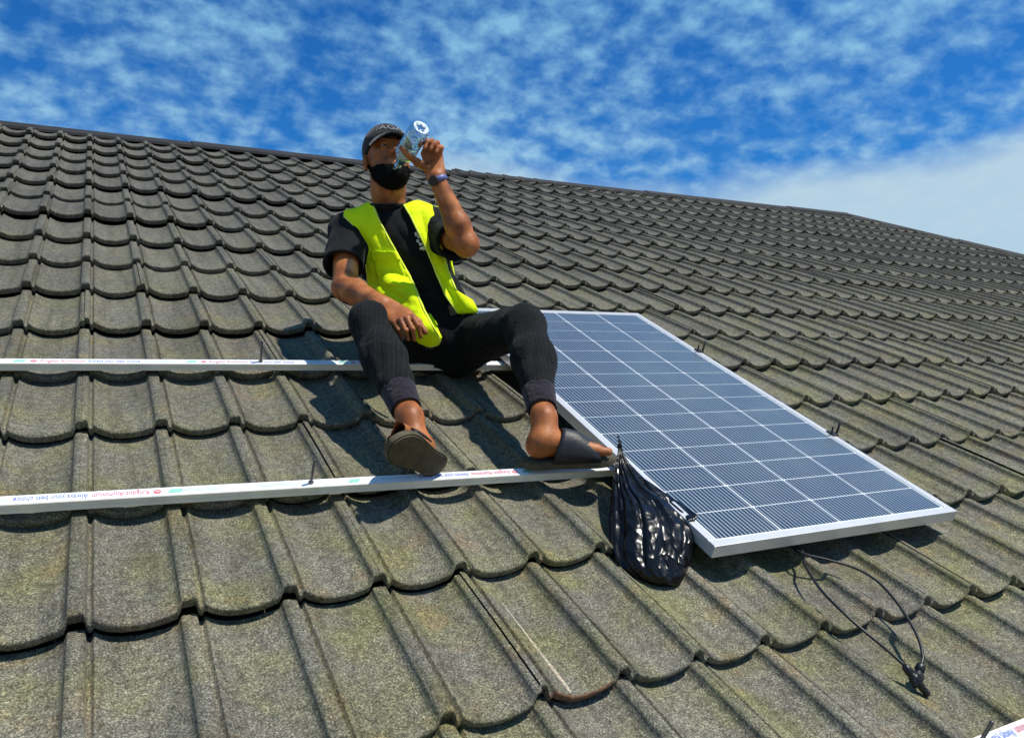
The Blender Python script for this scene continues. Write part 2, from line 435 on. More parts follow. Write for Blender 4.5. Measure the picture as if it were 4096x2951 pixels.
# ------------------------------------------------------------------ mounting rails
RAIL_W, RAIL_H, RAIL_TOP = 0.036, 0.021, 0.057
def rail(p0, p1, label, prints):
    (u0, v0), (u1, v1) = p0, p1
    L = math.hypot(u1 - u0, v1 - v0); ang = math.atan2(v1 - v0, u1 - u0)
    M = ROOF @ Matrix.Translation((u0, v0, RAIL_TOP)) @ Matrix.Rotation(ang, 4, 'Z')
    e = empty('mounting_rail', M, label=label, category='rail', group='mounting rails laid across the roof')
    w, h = RAIL_W / 2, RAIL_H
    sec = [(-w, 0), (w, 0), (w, -h), (w - .006, -h), (w - .006, -h + .004), (-w + .006, -h + .004), (-w + .006, -h), (-w, -h),
           (-w, -h * .62), (-w + .0022, -h * .58), (-w + .0022, -h * .40), (-w, -h * .36)]
    obj('extrusion', MB().poly(sec, (0, L), axis=0).mesh('extrusion', M_ALU), e)
    obj('film', MB().box((0, -w + .0015, .0004), (L, w - .0015, .0011)).mesh('film', M_FILM), e)
    rz = Matrix.Rotation(math.pi, 4, 'Z')
    for kind, x, arg in prints:
        x -= u0
        if kind in ('red', 'blue'):
            words, wid, turned = arg
            me = text_mesh('lettering', words, 0.026, M_RED if kind == 'red' else M_BLUE)
            xs_ = [v.co.x for v in me.vertices]; k_ = wid / (max(xs_) - min(xs_))
            obj('lettering', me, e, Matrix.Translation((x, 0.0, .0019)) @ (rz if turned else Matrix()) @ Matrix.Diagonal((k_, 1, 1, 1)))
        elif kind == 'dot':
            mb = MB(); bmesh.ops.create_circle(mb.bm, cap_ends=True, segments=20, radius=.0080)
            me = mb.mesh('emblem', M_RED); lg = obj('emblem', me, e, Matrix.Translation((x, 0, .0019)))
            mb = MB(); mb.box((-.0045, -.0012, .0002), (.0045, .0012, .0006)); obj('emblem_bar', mb.mesh('emblem_bar', M_FILM), lg)
        elif kind == 'leaf':
            mb = MB(); mb.poly([(-.015, -.007), (.011, -.007), (.018, .007), (-.009, .007)], (0, .0004))
            obj('emblem', mb.mesh('emblem', M_GREEN), e, Matrix.Translation((x, 0, .0015)))
        elif kind == 'pale':
            mb = MB(); mb.box((-.045, -.003, 0), (.045, .008, .0004)); obj('printed_band', mb.mesh('printed_band', M_CYAN), e, Matrix.Translation((x, 0, .0015)))
    return e, M, L
WORDS_R, WORDS_B = 'Kingdot Aluminium', 'Always your best choice'
def pset(x, turned):   # one repeat of the print, starting at the emblem; turned film reads from the uphill side
    g_ = -1 if turned else 1
    return [('leaf', x - g_ * .036, 0), ('dot', x, 0), ('red', x + g_ * .073, (WORDS_R, .112, turned)), ('blue', x + g_ * .205, (WORDS_B, .138, turned)), ('pale', x + g_ * .33, 0)]
r1, M1, L1 = rail((-2.2, -0.318), (2.26, -0.4465), 'upper white aluminium rail running under the seated man', pset(-.122, False) + pset(.33, False) + pset(.80, False) + [('leaf', 1.24, 0)])
r2, M2, L2 = rail((-2.2, -1.018), (2.26, -1.2204), 'middle white aluminium rail with printed film, under the sandals', pset(.156, True) + [('pale', .25, 0), ('pale', .42, 0), ('leaf', .60, 0)] + pset(1.045, True))
r3, M3, L3 = rail((-1.0, -2.247), (4.2, -2.247), 'lower white aluminium rail entering at the bottom right corner', pset(1.75, True) + pset(2.3, True))
def stud(M, x, length, label, tilt=0.0):
    mb = MB(); pts, rr = [], []
    n = int(length / .0028)
    for i in range(n + 1):
        pts.append((0, 0, length * i / n)); rr.append(.0040 if i % 2 else .0034)
    mb.tube(pts, rr, 10)
    e = empty('threaded_bolt', M @ Matrix.Translation((x, 0, .0012)) @ Matrix.Rotation(tilt, 4, 'Y'), label=label, category='bolt', group='bolts standing in the rails')
    obj('shank', mb.mesh('shank', M_STEEL, True), e)
    mb = MB(); bmesh.ops.create_cone(mb.bm, cap_ends=True, segments=6, radius1=.0068, radius2=.0068, depth=.005)
    for v in mb.bm.verts: v.co.z += .0026
    obj('nut', mb.mesh('nut', M_STEEL), e)
stud(M1, 2.2 + 0.50, .074, 'thin dark bolt standing on the upper rail, left of the man')
stud(M2, 2.2 + 0.495, .066, 'thin steel bolt standing on the middle rail, left of the sandals', .05)
stud(M3, 1.0 + 1.495, .062, 'thin steel bolt on the lower rail in the bottom right corner', .10)

# ------------------------------------------------------------------ solar panel
PW, PL, PT, PH = 0.938, 1.705, 0.034, 0.101
ROTP = -math.radians(0.6)
MP = ROOF @ Matrix.Translation((1.348, -1.636, PH)) @ Matrix.Rotation(ROTP, 4, 'Z')
panel = empty('solar_panel', MP, label='framed blue solar panel lying on rails right of the man', category='solar panel')
fw = 0.024
for (a, b) in (((0, 0), (PW, fw)), ((0, PL - fw), (PW, PL)), ((0, fw + .0006), (fw, PL - fw - .0006)), ((PW - fw, fw + .0006), (PW, PL - fw - .0006))):
    obj('frame_bar', MB().box((a[0], a[1], -PT), (b[0], b[1], 0), .0016).mesh('frame_bar', M_FRAME), panel)
obj('backsheet', MB().box((fw - .004, fw - .004, -.0075), (PW - fw + .004, PL - fw + .004, -.0035)).mesh('backsheet', M_BACK), panel)
obj('underside', MB().box((fw - .004, fw - .004, -.0105), (PW - fw + .004, PL - fw + .004, -.0085)).mesh('underside', M_UNDER), panel)
NC, NR = 4, 15
cw, ch = (PW - 2 * fw - .008) / NC, (PL - 2 * fw - .008) / NR
gap = 0.0064
def cham(w, h, c):
    return [(c, 0), (w - c, 0), (w, c), (w, h - c), (w - c, h), (c, h), (0, h - c), (0, c)]
mb = MB(); mb.poly(cham(cw - gap, ch - gap * .6, .003), (0, .0008)); cell_me = mb.mesh('cell', M_CELL)
for j in range(NR):
    for i in range(NC):
        obj('cell', cell_me, panel, Matrix.Translation((fw + .004 + i * cw + gap / 2, fw + .004 + j * ch + gap / 2, -.0034)))
obj('junction_box', MB().box((.30, .10, -.034), (.44, .20, -.0107), .004).mesh('junction_box', M_BLACKMETAL), panel)
# clamps along the long edges
def clamp(x, y, flip, label):
    e = empty('panel_clamp', MP @ Matrix.Translation((x, y, 0)) @ Matrix.Rotation(math.pi if flip else 0, 4, 'Z'), label=label, category='clamp', group='black clamps on the panel edges')
    mb = MB()
    mb.box((-.016, -.018, .0012), (.010, .018, .0052), .001); mb.box((.0025, -.018, -.038), (.0062, .018, .0010)); mb.box((.0064, -.018, -.042), (.030, .018, -.038), .001)
    obj('bracket', mb.mesh('bracket', M_BLACKMETAL), e)
    obj('bolt', MB().tube([(.018, 0, -.044), (.018, 0, .046)], .0042, 10).mesh('bolt', M_BLACKMETAL, True), e)
    obj('pin', MB().tube([(-.013, -.004, .0052), (-.016, -.004, .030)], .0035, 10).mesh('pin', M_BLACKMETAL, True), e)
clamp(PW, 1.235, False, 'black clamp on the right panel edge nearer the ridge')
clamp(PW, 0.487, False, 'black clamp on the right panel edge nearer the cable')

# ------------------------------------------------------------------ implicit surfaces for body and clothes
SX = 1024 / 2268.0
def cam_world(x, y, z):
    c = np.array(((x * SX - 512) / FPX * z, (y * SX - 368.5) / FPX * z, z))
    r = CAM_R.T @ c + np.array(CAM_C)
    return ROOF @ Vector(r)
SEAT = rw(1.10, -0.27, 0.03)
YAW = math.atan2(CAM_R[0][1] * math.cos(PITCH) - CAM_R[0][2] * math.sin(PITCH), CAM_R[0][0])
BODY = Matrix.Translation(SEAT) @ Matrix.Rotation(YAW, 4, 'Z')      # x to the viewer's right, y away, z up
BODY_I = BODY.inverted()
def pp(x, y, z):
    return np.array(BODY_I @ cam_world(x, y, z))
def roofl(u, v, h):
    return np.array(BODY_I @ rw(u, v, h))

class Field:
    def __init__(s, lo, hi, step, fine=None):
        s.ax = []
        for i in range(3):
            st = step if not isinstance(step, (tuple, list)) else step[i]
            if fine and fine[i]:
                out = [lo[i]]
                while out[-1] < hi[i]:
                    x = out[-1]; f = st
                    for (a, b, fs) in fine[i]:
                        if a <= x < b: f = min(f, fs)
                    out.append(x + f)
                s.ax.append(np.array(out, np.float32))
            else:
                s.ax.append(np.arange(lo[i], hi[i] + st, st, dtype=np.float32))
        s.F = np.full([len(a) for a in s.ax], 0.2, np.float32)
    def sub(s, lo, hi):
        sl = []
        for i in range(3):
            a = np.searchsorted(s.ax[i], lo[i]); b = np.searchsorted(s.ax[i], hi[i])
            sl.append(slice(max(0, a), max(0, b)))
        return tuple(sl)
    def grid(s, sl):
        return (s.ax[0][sl[0]][:, None, None], s.ax[1][sl[1]][None, :, None], s.ax[2][sl[2]][None, None, :])
    def join(s, d, sl, k):
        f = s.F[sl]
        if k > 0:
            h = np.clip(0.5 + 0.5 * (d - f) / k, 0, 1)
            s.F[sl] = d + (f - d) * (1 - h) - k * h * (1 - h) if False else (d * (1 - h) + f * h - k * h * (1 - h))
        else: s.F[sl] = np.minimum(f, d)
    def cut(s, d, sl, k):
        f = s.F[sl]; d = -d
        if k > 0:
            h = np.clip(0.5 - 0.5 * (d - f) / k, 0, 1)
            s.F[sl] = d * (1 - h) + f * h + k * h * (1 - h)
        else: s.F[sl] = np.maximum(f, d)
    def cone(s, a, b, ra, rb, k=0.02, sub=False, flat=None):
        a = np.asarray(a, float); b = np.asarray(b, float); m = max(ra, rb) + max(k, .01) * 1.5 + 0.03
        sl = s.sub(np.minimum(a, b) - m, np.maximum(a, b) + m)
        if any(x.stop <= x.start for x in sl): return s
        X, Y, Z = s.grid(sl); ab = b - a; L = float(ab @ ab) + 1e-12
        t = np.clip(((X - a[0]) * ab[0] + (Y - a[1]) * ab[1] + (Z - a[2]) * ab[2]) / L, 0, 1).astype(np.float32)
        dx, dy, dz = X - a[0] - t * ab[0], Y - a[1] - t * ab[1], Z - a[2] - t * ab[2]
        if flat is not None:                      # squash along a direction: (unit vector, factor)
            n, fct = np.asarray(flat[0], float), flat[1]
            q = dx * n[0] + dy * n[1] + dz * n[2]
            d = np.sqrt(np.maximum(dx * dx + dy * dy + dz * dz - q * q + (q * fct) ** 2, 0)) - (ra + (rb - ra) * t)
        else:
            d = np.sqrt(dx * dx + dy * dy + dz * dz) - (ra + (rb - ra) * t)
        (s.cut if sub else s.join)(d.astype(np.float32), sl, k); return s
    def ell(s, c, r, R=None, k=0.02, sub=False):
        c = np.asarray(c, float); r = np.asarray(r, float); m = max(r) + max(k, .01) * 1.5 + 0.03
        sl = s.sub(c - m, c + m)
        if any(x.stop <= x.start for x in sl): return s
        X, Y, Z = s.grid(sl); p = [X - c[0], Y - c[1], Z - c[2]]
        if R is not None:
            p = [p[0] * R[0][i] + p[1] * R[1][i] + p[2] * R[2][i] for i in range(3)]
        k0 = np.sqrt((p[0] / r[0]) ** 2 + (p[1] / r[1]) ** 2 + (p[2] / r[2]) ** 2)
        k1 = np.sqrt((p[0] / r[0] ** 2) ** 2 + (p[1] / r[1] ** 2) ** 2 + (p[2] / r[2] ** 2) ** 2) + 1e-6
        d = (k0 * (k0 - 1) / k1).astype(np.float32)
        d = np.broadcast_to(d, s.F[sl].shape)
        (s.cut if sub else s.join)(d, sl, k); return s
    def chain(s, pts, rs, k=0.02, flat=None):
        for i in range(len(pts) - 1): s.cone(pts[i], pts[i + 1], rs[i], rs[i + 1], k, flat=flat)
        return s
    def whole(s): return tuple(slice(0, n) for n in s.F.shape)
    def mesh(s, name, mat, smooth_iter=1):
        F = s.F; ins = F < 0; nx, ny, nz = F.shape
        c = np.zeros((nx - 1, ny - 1, nz - 1), np.uint8)
        for dx in (0, 1):
            for dy in (0, 1):
                for dz in (0, 1):
                    c += ins[dx:nx - 1 + dx, dy:ny - 1 + dy, dz:nz - 1 + dz]
        act = (c > 0) & (c < 8); idx = np.argwhere(act)
        vid = np.full(act.shape, -1, np.int32); vid[act] = np.arange(len(idx))
        acc = np.zeros((len(idx), 3)); cnt = np.zeros(len(idx))
        corners = [(i, j, k) for i in (0, 1) for j in (0, 1) for k in (0, 1)]
        for A_ in corners:
            for ax in range(3):
                if A_[ax]: continue
                B_ = list(A_); B_[ax] = 1
                fa = F[idx[:, 0] + A_[0], idx[:, 1] + A_[1], idx[:, 2] + A_[2]]
                fb = F[idx[:, 0] + B_[0], idx[:, 1] + B_[1], idx[:, 2] + B_[2]]
                m = (fa < 0) != (fb < 0)
                t = np.where(m, fa / np.where(np.abs(fa - fb) < 1e-9, 1e-9, fa - fb), 0)
                p = np.tile(np.array(A_, float), (len(idx), 1)); p[:, ax] = t
                acc[m] += p[m]; cnt[m] += 1
        pos = idx + acc / np.maximum(cnt, 1)[:, None]
        V = np.stack([np.interp(pos[:, i], np.arange(len(s.ax[i])), s.ax[i]) for i in range(3)], 1)
        Q = []
        for ax in range(3):
            sl0 = [slice(None)] * 3; sl1 = [slice(None)] * 3
            sl0[ax] = slice(0, -1); sl1[ax] = slice(1, None)
            e = ins[tuple(sl0)] != ins[tuple(sl1)]
            o1, o2 = [a for a in range(3) if a != ax]
            ee = np.argwhere(e)
            ok = (ee[:, o1] > 0) & (ee[:, o2] > 0) & (ee[:, o1] < F.shape[o1] - 1) & (ee[:, o2] < F.shape[o2] - 1)
            ee = ee[ok]
            first = ins[tuple(sl0)][tuple(ee.T)]
            def v(d1, d2):
                q = ee.copy(); q[:, o1] += d1; q[:, o2] += d2
                return vid[tuple(q.T)]
            quad = np.stack([v(-1, -1), v(0, -1), v(0, 0), v(-1, 0)], 1)
            flip = first if ax != 1 else ~first
            quad[~flip] = quad[~flip][:, ::-1]
            Q.append(quad)
        Q = np.concatenate(Q); Q = Q[(Q >= 0).all(1)]
        for _ in range(smooth_iter):               # light relaxation
            sm = np.zeros_like(V); n = np.zeros(len(V))
            for a, b in ((0, 1), (1, 2), (2, 3), (3, 0)):
                np.add.at(sm, Q[:, a], V[Q[:, b]]); np.add.at(n, Q[:, a], 1)
                np.add.at(sm, Q[:, b], V[Q[:, a]]); np.add.at(n, Q[:, b], 1)
            V = V * 0.5 + 0.5 * sm / np.maximum(n, 1)[:, None]
        return mesh_np(name, V, Q, mat)

def lerp(a, b, t): return np.asarray(a) * (1 - t) + np.asarray(b) * t
def unit(v): v = np.asarray(v, float); return v / np.linalg.norm(v)

# ------------------------------------------------------------------ person: joints
J = {k: pp(*v) for k, v in dict(
    pelvis=(950, 742, 2.84), waist=(938, 670, 2.83), chest=(890, 560, 2.82), neck0=(860, 478, 2.82), neck1=(860, 415, 2.79),
    shR=(770, 512, 2.79), elR=(764, 636, 2.58), wrR=(846, 672, 2.40),
    shL=(968, 506, 2.83), elL=(1033, 541, 2.60), wrL=(966, 392, 2.58),
    hipR=(888, 752, 2.81), knR=(820, 714, 2.39), anR=(908, 925, 2.07),
    hipL=(1010, 758, 2.86), knL=(1163, 720, 2.50), anL=(1205, 925, 2.17)).items()}

# head frame: face turned to the viewer's right and tipped back to drink
HC = pp(858, 352, 2.785)
hy, hp = math.radians(23), math.radians(17)
fwd = np.array((math.sin(hy) * math.cos(hp), -math.cos(hy) * math.cos(hp), math.sin(hp)))
left = unit(np.cross(fwd, (0, 0, 1))) * -1.0
left = unit(np.array((math.cos(hy), math.sin(hy), 0.0)))
hup = np.cross(left, -fwd); hup = unit(hup)
HR = np.stack([left, -fwd, hup], 1)              # columns: his left, back, up
def hd(x, y, z): return HC + HR @ np.array((x, y, z))
HM = Matrix([[*HR[i], HC[i]] for i in range(3)] + [[0, 0, 0, 1]])

def skin_material():
    m, nt, b = new_mat('skin')
    tcn = nd(nt, 'ShaderNodeTexCoord')
    n1 = nd(nt, 'ShaderNodeTexNoise'); n1.inputs['Scale'].default_value = 22; n1.inputs['Detail'].default_value = 5
    lk(nt, tcn.outputs['Object'], n1.inputs['Vector'])
    c = ramp(nt, n1.outputs[0], [(0.30, (.20, .062, .020)), (0.5, (.36, .122, .036)), (0.70, (.50, .185, .058))])
    lk(nt, c.outputs[0], b.inputs['Base Color']); b.inputs['Roughness'].default_value = 0.48
    b.inputs['Specular IOR Level'].default_value = 0.32
    b.inputs['Subsurface Weight'].default_value = 0.08; b.inputs['Subsurface Radius'].default_value = (.01, .004, .002)
    n2 = nd(nt, 'ShaderNodeTexNoise'); n2.inputs['Scale'].default_value = 260; lk(nt, tcn.outputs['Object'], n2.inputs['Vector'])
    bp = nd(nt, 'ShaderNodeBump'); bp.inputs['Strength'].default_value = 0.25; bp.inputs['Distance'].default_value = 0.002
    lk(nt, n2.outputs[0], bp.inputs['Height']); lk(nt, bp.outputs[0], b.inputs['Normal'])
    return m
def cloth_material(name, color, rough=0.9, fold=14.0, bump=0.6, weave=700.0, var=0.25, sheen=0.2):
    m, nt, b = new_mat(name)
    tcn = nd(nt, 'ShaderNodeTexCoord')
    n1 = nd(nt, 'ShaderNodeTexNoise'); n1.inputs['Scale'].default_value = fold; n1.inputs['Detail'].default_value = 4
    n1.inputs['Distortion'].default_value = 1.2; lk(nt, tcn.outputs['Object'], n1.inputs['Vector'])
    n2 = nd(nt, 'ShaderNodeTexNoise'); n2.inputs['Scale'].default_value = weave; lk(nt, tcn.outputs['Object'], n2.inputs['Vector'])
    lo = tuple(c * (1 - var) for c in color); hi = tuple(min(1, c * (1 + var)) for c in color)
    c = ramp(nt, n2.outputs[0], [(0.3, lo), (0.7, hi)])
    lk(nt, c.outputs[0], b.inputs['Base Color']); b.inputs['Roughness'].default_value = rough
    b.inputs['Specular IOR Level'].default_value = 0.2; b.inputs['Sheen Weight'].default_value = sheen
    h = math_n(nt, 'ADD', n1.outputs[0], math_n(nt, 'MULTIPLY', n2.outputs[0], 0.06))
    bp = nd(nt, 'ShaderNodeBump'); bp.inputs['Strength'].default_value = bump; bp.inputs['Distance'].default_value = 0.018
    lk(nt, h, bp.inputs['Height']); lk(nt, bp.outputs[0], b.inputs['Normal'])
    return m
def add_stripes(m, pitch, gain):
    """faint lengthwise pinstripe woven into the cloth"""
    nt = m.node_tree; b = nt.nodes['Principled BSDF']; src = b.inputs['Base Color'].links[0].from_socket
    tcn = nd(nt, 'ShaderNodeTexCoord'); sp = nd(nt, 'ShaderNodeSeparateXYZ'); lk(nt, tcn.outputs['Object'], sp.inputs[0])
    x_ = math_n(nt, 'ADD', sp.outputs['X'], math_n(nt, 'MULTIPLY', sp.outputs['Z'], 0.16))
    st = math_n(nt, 'LESS_THAN', math_n(nt, 'FRACT', math_n(nt, 'MULTIPLY', x_, 1 / pitch)), 0.16)
    lk(nt, mix_rgb(nt, st, src, mix_rgb(nt, 1.0, src, (gain, gain, gain), 'MULTIPLY')), b.inputs['Base Color'])
M_SKIN = skin_material()
M_SHIRT = cloth_material('black_cotton', (.0060, .0066, .0074), 0.92, 9, 0.5, 700, .25, .04)
M_TROUSER = cloth_material('black_jersey', (.0048, .0058, .0062), 0.92, 16, 0.5, 420, 0.5, 0.03)
add_stripes(M_TROUSER, .013, 2.3)
M_CUFF = cloth_material('ribbed_cuff', (.012, .008, .015), 0.9, 30, 0.5)
M_VEST = cloth_material('hi_vis_fabric', (.78, 1.0, .002), 0.75, 12, 0.45, 500, 0.06, 0.0)
M_PIPE = simple('pale_yellow_piping', (.80, .95, .12), 0.6)
M_HAIR = simple('black_hair', (.0035, .0035, .004), 0.85, var=0.5, scale=90, bump=1.0, bscale=420, spec=0.15)
M_CAPCLOTH = cloth_material('cap_cloth', (.012, .012, .013), 0.85, 30, 0.4)
M_CAPPRINT = simple('grey_embroidery', (.22, .23, .21), 0.8)
M_EYE = simple('eye_white', (.30, .25, .21), 0.2, var=0.05); M_IRIS = simple('dark_iris', (.015, .008, .005), 0.15)
M_NAIL = simple('nail', (.50, .27, .17), 0.35)
M_SOLE = simple('worn_sole', (.075, .062, .032), 0.85, var=0.35, scale=30, bump=0.6, bscale=90)
M_STRAP = simple('sandal_leather', (.011, .012, .015), 0.5, var=0.3, scale=60, bump=0.3)
M_WATCH = simple('watch_black', (.012, .012, .014), 0.3); M_WATCHBAND = simple('watch_band_blue', (.10, .13, .30), 0.45)
M_LIP = simple('lips', (.22, .085, .05), 0.4)
M_WHITEINK = simple('white_print', (.62, .64, .62), 0.8)

# ---- body as one continuous skin
lo = np.array((-0.42, -0.98, -0.42)); hi = np.array((0.42, 0.20, 0.90))
P_ = [J[k] for k in J] + [hd(0, 0, .14), hd(0, 0, -.14)]
lo = np.min(P_, 0) - 0.20; hi = np.max(P_, 0) + 0.20
hlo, hhi = HC - 0.13, HC + 0.13
hand_pts = np.array([pp(840, 670, 2.40), pp(950, 765, 2.34), pp(885, 300, 2.5), pp(985, 395, 2.6)])
flo, fhi = hand_pts.min(0) - 0.02, hand_pts.max(0) + 0.02
body = Field(lo, hi, 0.0062, fine=[[(hlo[i], hhi[i], .0028), (flo[i], fhi[i], .0032)] for i in range(3)])
body.ell(J['chest'], (.145, .095, .165), k=.05).ell(J['waist'] + np.array((0, .03, 0)), (.112, .070, .14), k=.04).ell(J['pelvis'] + np.array((0, .035, -.02)), (.125, .080, .085), k=.04)
body.cone(lerp(J['shR'], J['shL'], .08), lerp(J['shR'], J['shL'], .92), .048, .048, .05)
body.cone(J['neck0'] + np.array((0, .01, -.03)), J['neck1'], .062, .056, .04)
body.cone(J['neck1'], hd(0, .025, -.02), .057, .060, .03)
for s_ in 'RL':
    body.cone(J['sh' + s_], J['el' + s_], .050, .040, .03)
    mid = lerp(J['el' + s_], J['wr' + s_], .28)
    body.chain([J['el' + s_], mid, J['wr' + s_]], [.037, .041, .026], .02)
    body.ell(J['el' + s_], (.036, .036, .036), k=.02)
    body.chain([J['hip' + s_], J['kn' + s_]], [.074, .046], .04)
    calf = lerp(J['kn' + s_], J['an' + s_], .33) + np.array((0, .014, 0))
    body.chain([J['kn' + s_], calf, J['an' + s_]], [.045, .046, .0310], .03)
# head
body.ell(hd(0, .012, .030), (.074, .094, .086), HR, .02)
body.ell(hd(0, -.028, -.045), (.060, .066, .074), HR, .03)
body.ell(hd(0, -.070, -.096), (.026, .024, .022), HR, .03)
for sx in (-1, 1):
    body.ell(hd(.043 * sx, -.060, -.018), (.020, .020, .016), HR, .02)
    body.ell(hd(.077 * sx, .016, -.012), (.009, .019, .031), HR, .006)
    body.ell(hd(.081 * sx, .012, -.012), (.006, .010, .016), HR, .004, sub=True)
body.cone(hd(-.034, -.080, .024), hd(.034, -.080, .024), .0125, .0125, .012)
for sx in (-1, 1): body.ell(hd(.031 * sx, -.095, .006), (.017, .014, .010), HR, .012, sub=True)
body.cone(hd(0, -.088, .014), hd(0, -.112, -.027), .0075, .0115, .012)
for sx in (-1, 1): body.ell(hd(.0125 * sx, -.102, -.029), (.0085, .010, .0075), HR, .006)
for sx in (-1, 1): body.ell(hd(.031 * sx, -.084, .0085), (.0160, .0140, .0088), HR, .004)       # upper lids, half shut
for sx in (-1, 1): body.ell(hd(.031 * sx, -.083, -.0075), (.0150, .0125, .0058), HR, .004)
body.cone(hd(-.018, -.089, -.056), hd(.018, -.089, -.056), .0075, .0075, .008)
body.cone(hd(-.015, -.088, -.068), hd(.015, -.088, -.068), .008, .008, .008)

# hands: palm, four fingers of their own length, thumb from the side of the palm
def hand(F, wrist, palm_end, across, fingers, thumb, thick):
    """across: unit vector from the little-finger side to the index side; thick: palm normal"""
    fl = (thick, 1.7)
    for f in (-.75, -.25, .25, .75):
        F.cone(lerp(wrist, palm_end, .12) + across * f * .022, palm_end + across * f * .034, .017, .0150, .012, flat=fl)
    F.cone(wrist, lerp(wrist, palm_end, .35), .026, .026, .02, flat=fl)
    for pts in fingers:
        n = len(pts); F.chain(pts, list(np.linspace(.0094, .0072, n)), .004)
        F.ell(pts[1], (.0096, .0096, .0096), k=.004)
    n = len(thumb); F.chain(thumb, list(np.linspace(.0145, .0090, n)), .008)
# right hand, hanging off the knee, back of the hand to the viewer
w = J['wrR']; pe = pp(893, 706, 2.335)
ac = unit(pp(915, 700, 2.345) - pp(871, 714, 2.33)); th = unit(np.cross(pe - w, ac))
kn = [pp(872, 713, 2.330), pp(887, 709, 2.322), pp(901, 705, 2.322), pp(914, 700, 2.330)]
md = [pp(883, 730, 2.312), pp(899, 731, 2.300), pp(914, 728, 2.300), pp(926, 720, 2.310)]
tp = [pp(889, 743, 2.325), pp(904, 750, 2.318), pp(918, 751, 2.318), pp(932, 745, 2.325)]
fing = [[lerp(pe, a, .75), a, b, c] for a, b, c in zip(kn, md, tp)]
hand(body, w, lerp(w, pe, .90), ac, fing, [lerp(w, pe, .25) + ac * .020, pp(902, 692, 2.375), pp(926, 712, 2.365), pp(942, 735, 2.352)], th)
NAILS_R = [(c, unit(c - b)) for b, c in zip(md, tp)]
# left hand, closed round the bottle
BB, BM_ = pp(933, 282, 2.515), pp(877.5, 371, 2.655)       # bottle base and mouth
bax = unit(BB - BM_); BL_ = float(np.linalg.norm(BB - BM_))
def onb(t, ang, r):                                         # point round the bottle axis
    s1 = unit(np.cross(bax, (0, 1, 0))); s2 = np.cross(bax, s1)
    # ang 0 = towards the viewer's right, 90 = towards the viewer
    right = unit(np.array((1, 0, 0)) - bax * bax[0]); near = unit(np.cross(right, bax));
    if near[1] > 0: near = -near
    return BM_ + bax * t * BL_ + (right * math.cos(ang) + near * math.sin(ang)) * r
w = J['wrL']; BR_ = 0.0345
# palm to the viewer, thumb across the near side of the bottle, fingers curled against its right side
kn = [pp(972, 347, 2.590), pp(962, 341, 2.594), pp(950, 338, 2.598), pp(939, 339, 2.602)]
md = [pp(978, 326, 2.572), pp(969, 316, 2.572), pp(957, 311, 2.576), pp(945, 311, 2.584)]
tp = [pp(970, 326, 2.548), pp(959, 317, 2.545), pp(946, 314, 2.550), pp(935, 312, 2.562)]
pd_ = [pp(966, 337, 2.540), pp(954, 330, 2.536), pp(941, 327, 2.540), pp(930, 322, 2.552)]
pe = lerp(kn[1], kn[2], .5); ac = unit(kn[3] - kn[0]); th = unit(np.cross(pe - w, ac))
fing = [[lerp(w, k_, .80), k_, m_, t_, q_] for k_, m_, t_, q_ in zip(kn, md, tp, pd_)]
hand(body, w, lerp(w, pe, .94), ac, fing, [lerp(w, pe, .28) + ac * .020, pp(925, 360, 2.560), pp(906, 344, 2.540), pp(889, 327, 2.536)], th)
# feet
def foot(F, heel, toe, upv, side):
    d = unit(toe - heel); L = float(np.linalg.norm(toe - heel)); u_ = unit(upv - d * (upv @ d)); s_ = np.cross(d, u_) * side
    F.ell(heel + d * .030 + u_ * .030, (.0265, .0265, .029), k=.02)
    F.cone(heel + d * .050 + u_ * .038, heel + d * L * .62 + u_ * .028, .032, .030, .03)
    F.cone(heel + d * L * .60 + u_ * .022 - s_ * .018, heel + d * L * .82 + u_ * .018 - s_ * .022, .025, .019, .02)
    F.cone(heel + d * L * .60 + u_ * .022 + s_ * .018, heel + d * L * .78 + u_ * .016 + s_ * .024, .025, .016, .02)
    for i, (o, l_, r_) in enumerate(((-.030, 1.0, .0125), (-.010, .985, .0092), (.006, .955, .0088), (.020, .92, .0084), (.032, .875, .0080))):
        F.cone(heel + d * L * .80 + u_ * .016 + s_ * o, heel + d * (L * l_ - r_) + u_ * (r_ + .002) + s_ * o, r_ * 1.05, r_, .003)
    return d, u_, s_
# right foot: heel on the rail, toes up, sole to the viewer
HEEL_R = pp(966, 1024, 2.045); TOE_R = pp(864, 968, 1.850)
upR = np.array((-.46, .78, .45))
dR, uR, sR = foot(body, HEEL_R, TOE_R, upR, 1)
body.cone(J['anR'], HEEL_R + dR * .05 + uR * .05, .0325, .034, .03)
# left foot: flat along the rail, pointing to the viewer's right
HEEL_L = pp(1163, 1012, 2.14); TOE_L = pp(1352, 1003, 2.17)
dL, uL, sL = foot(body, HEEL_L, TOE_L, np.array((0, -.15, 1.0)), -1)
body.cone(J['anL'], HEEL_L + dL * .055 + uL * .05, .0325, .035, .03)
person = obj('person', body.mesh('person', M_SKIN, 1), None, BODY,
             label='seated man in cap, neon vest and black clothes drinking from a bottle', category='person')

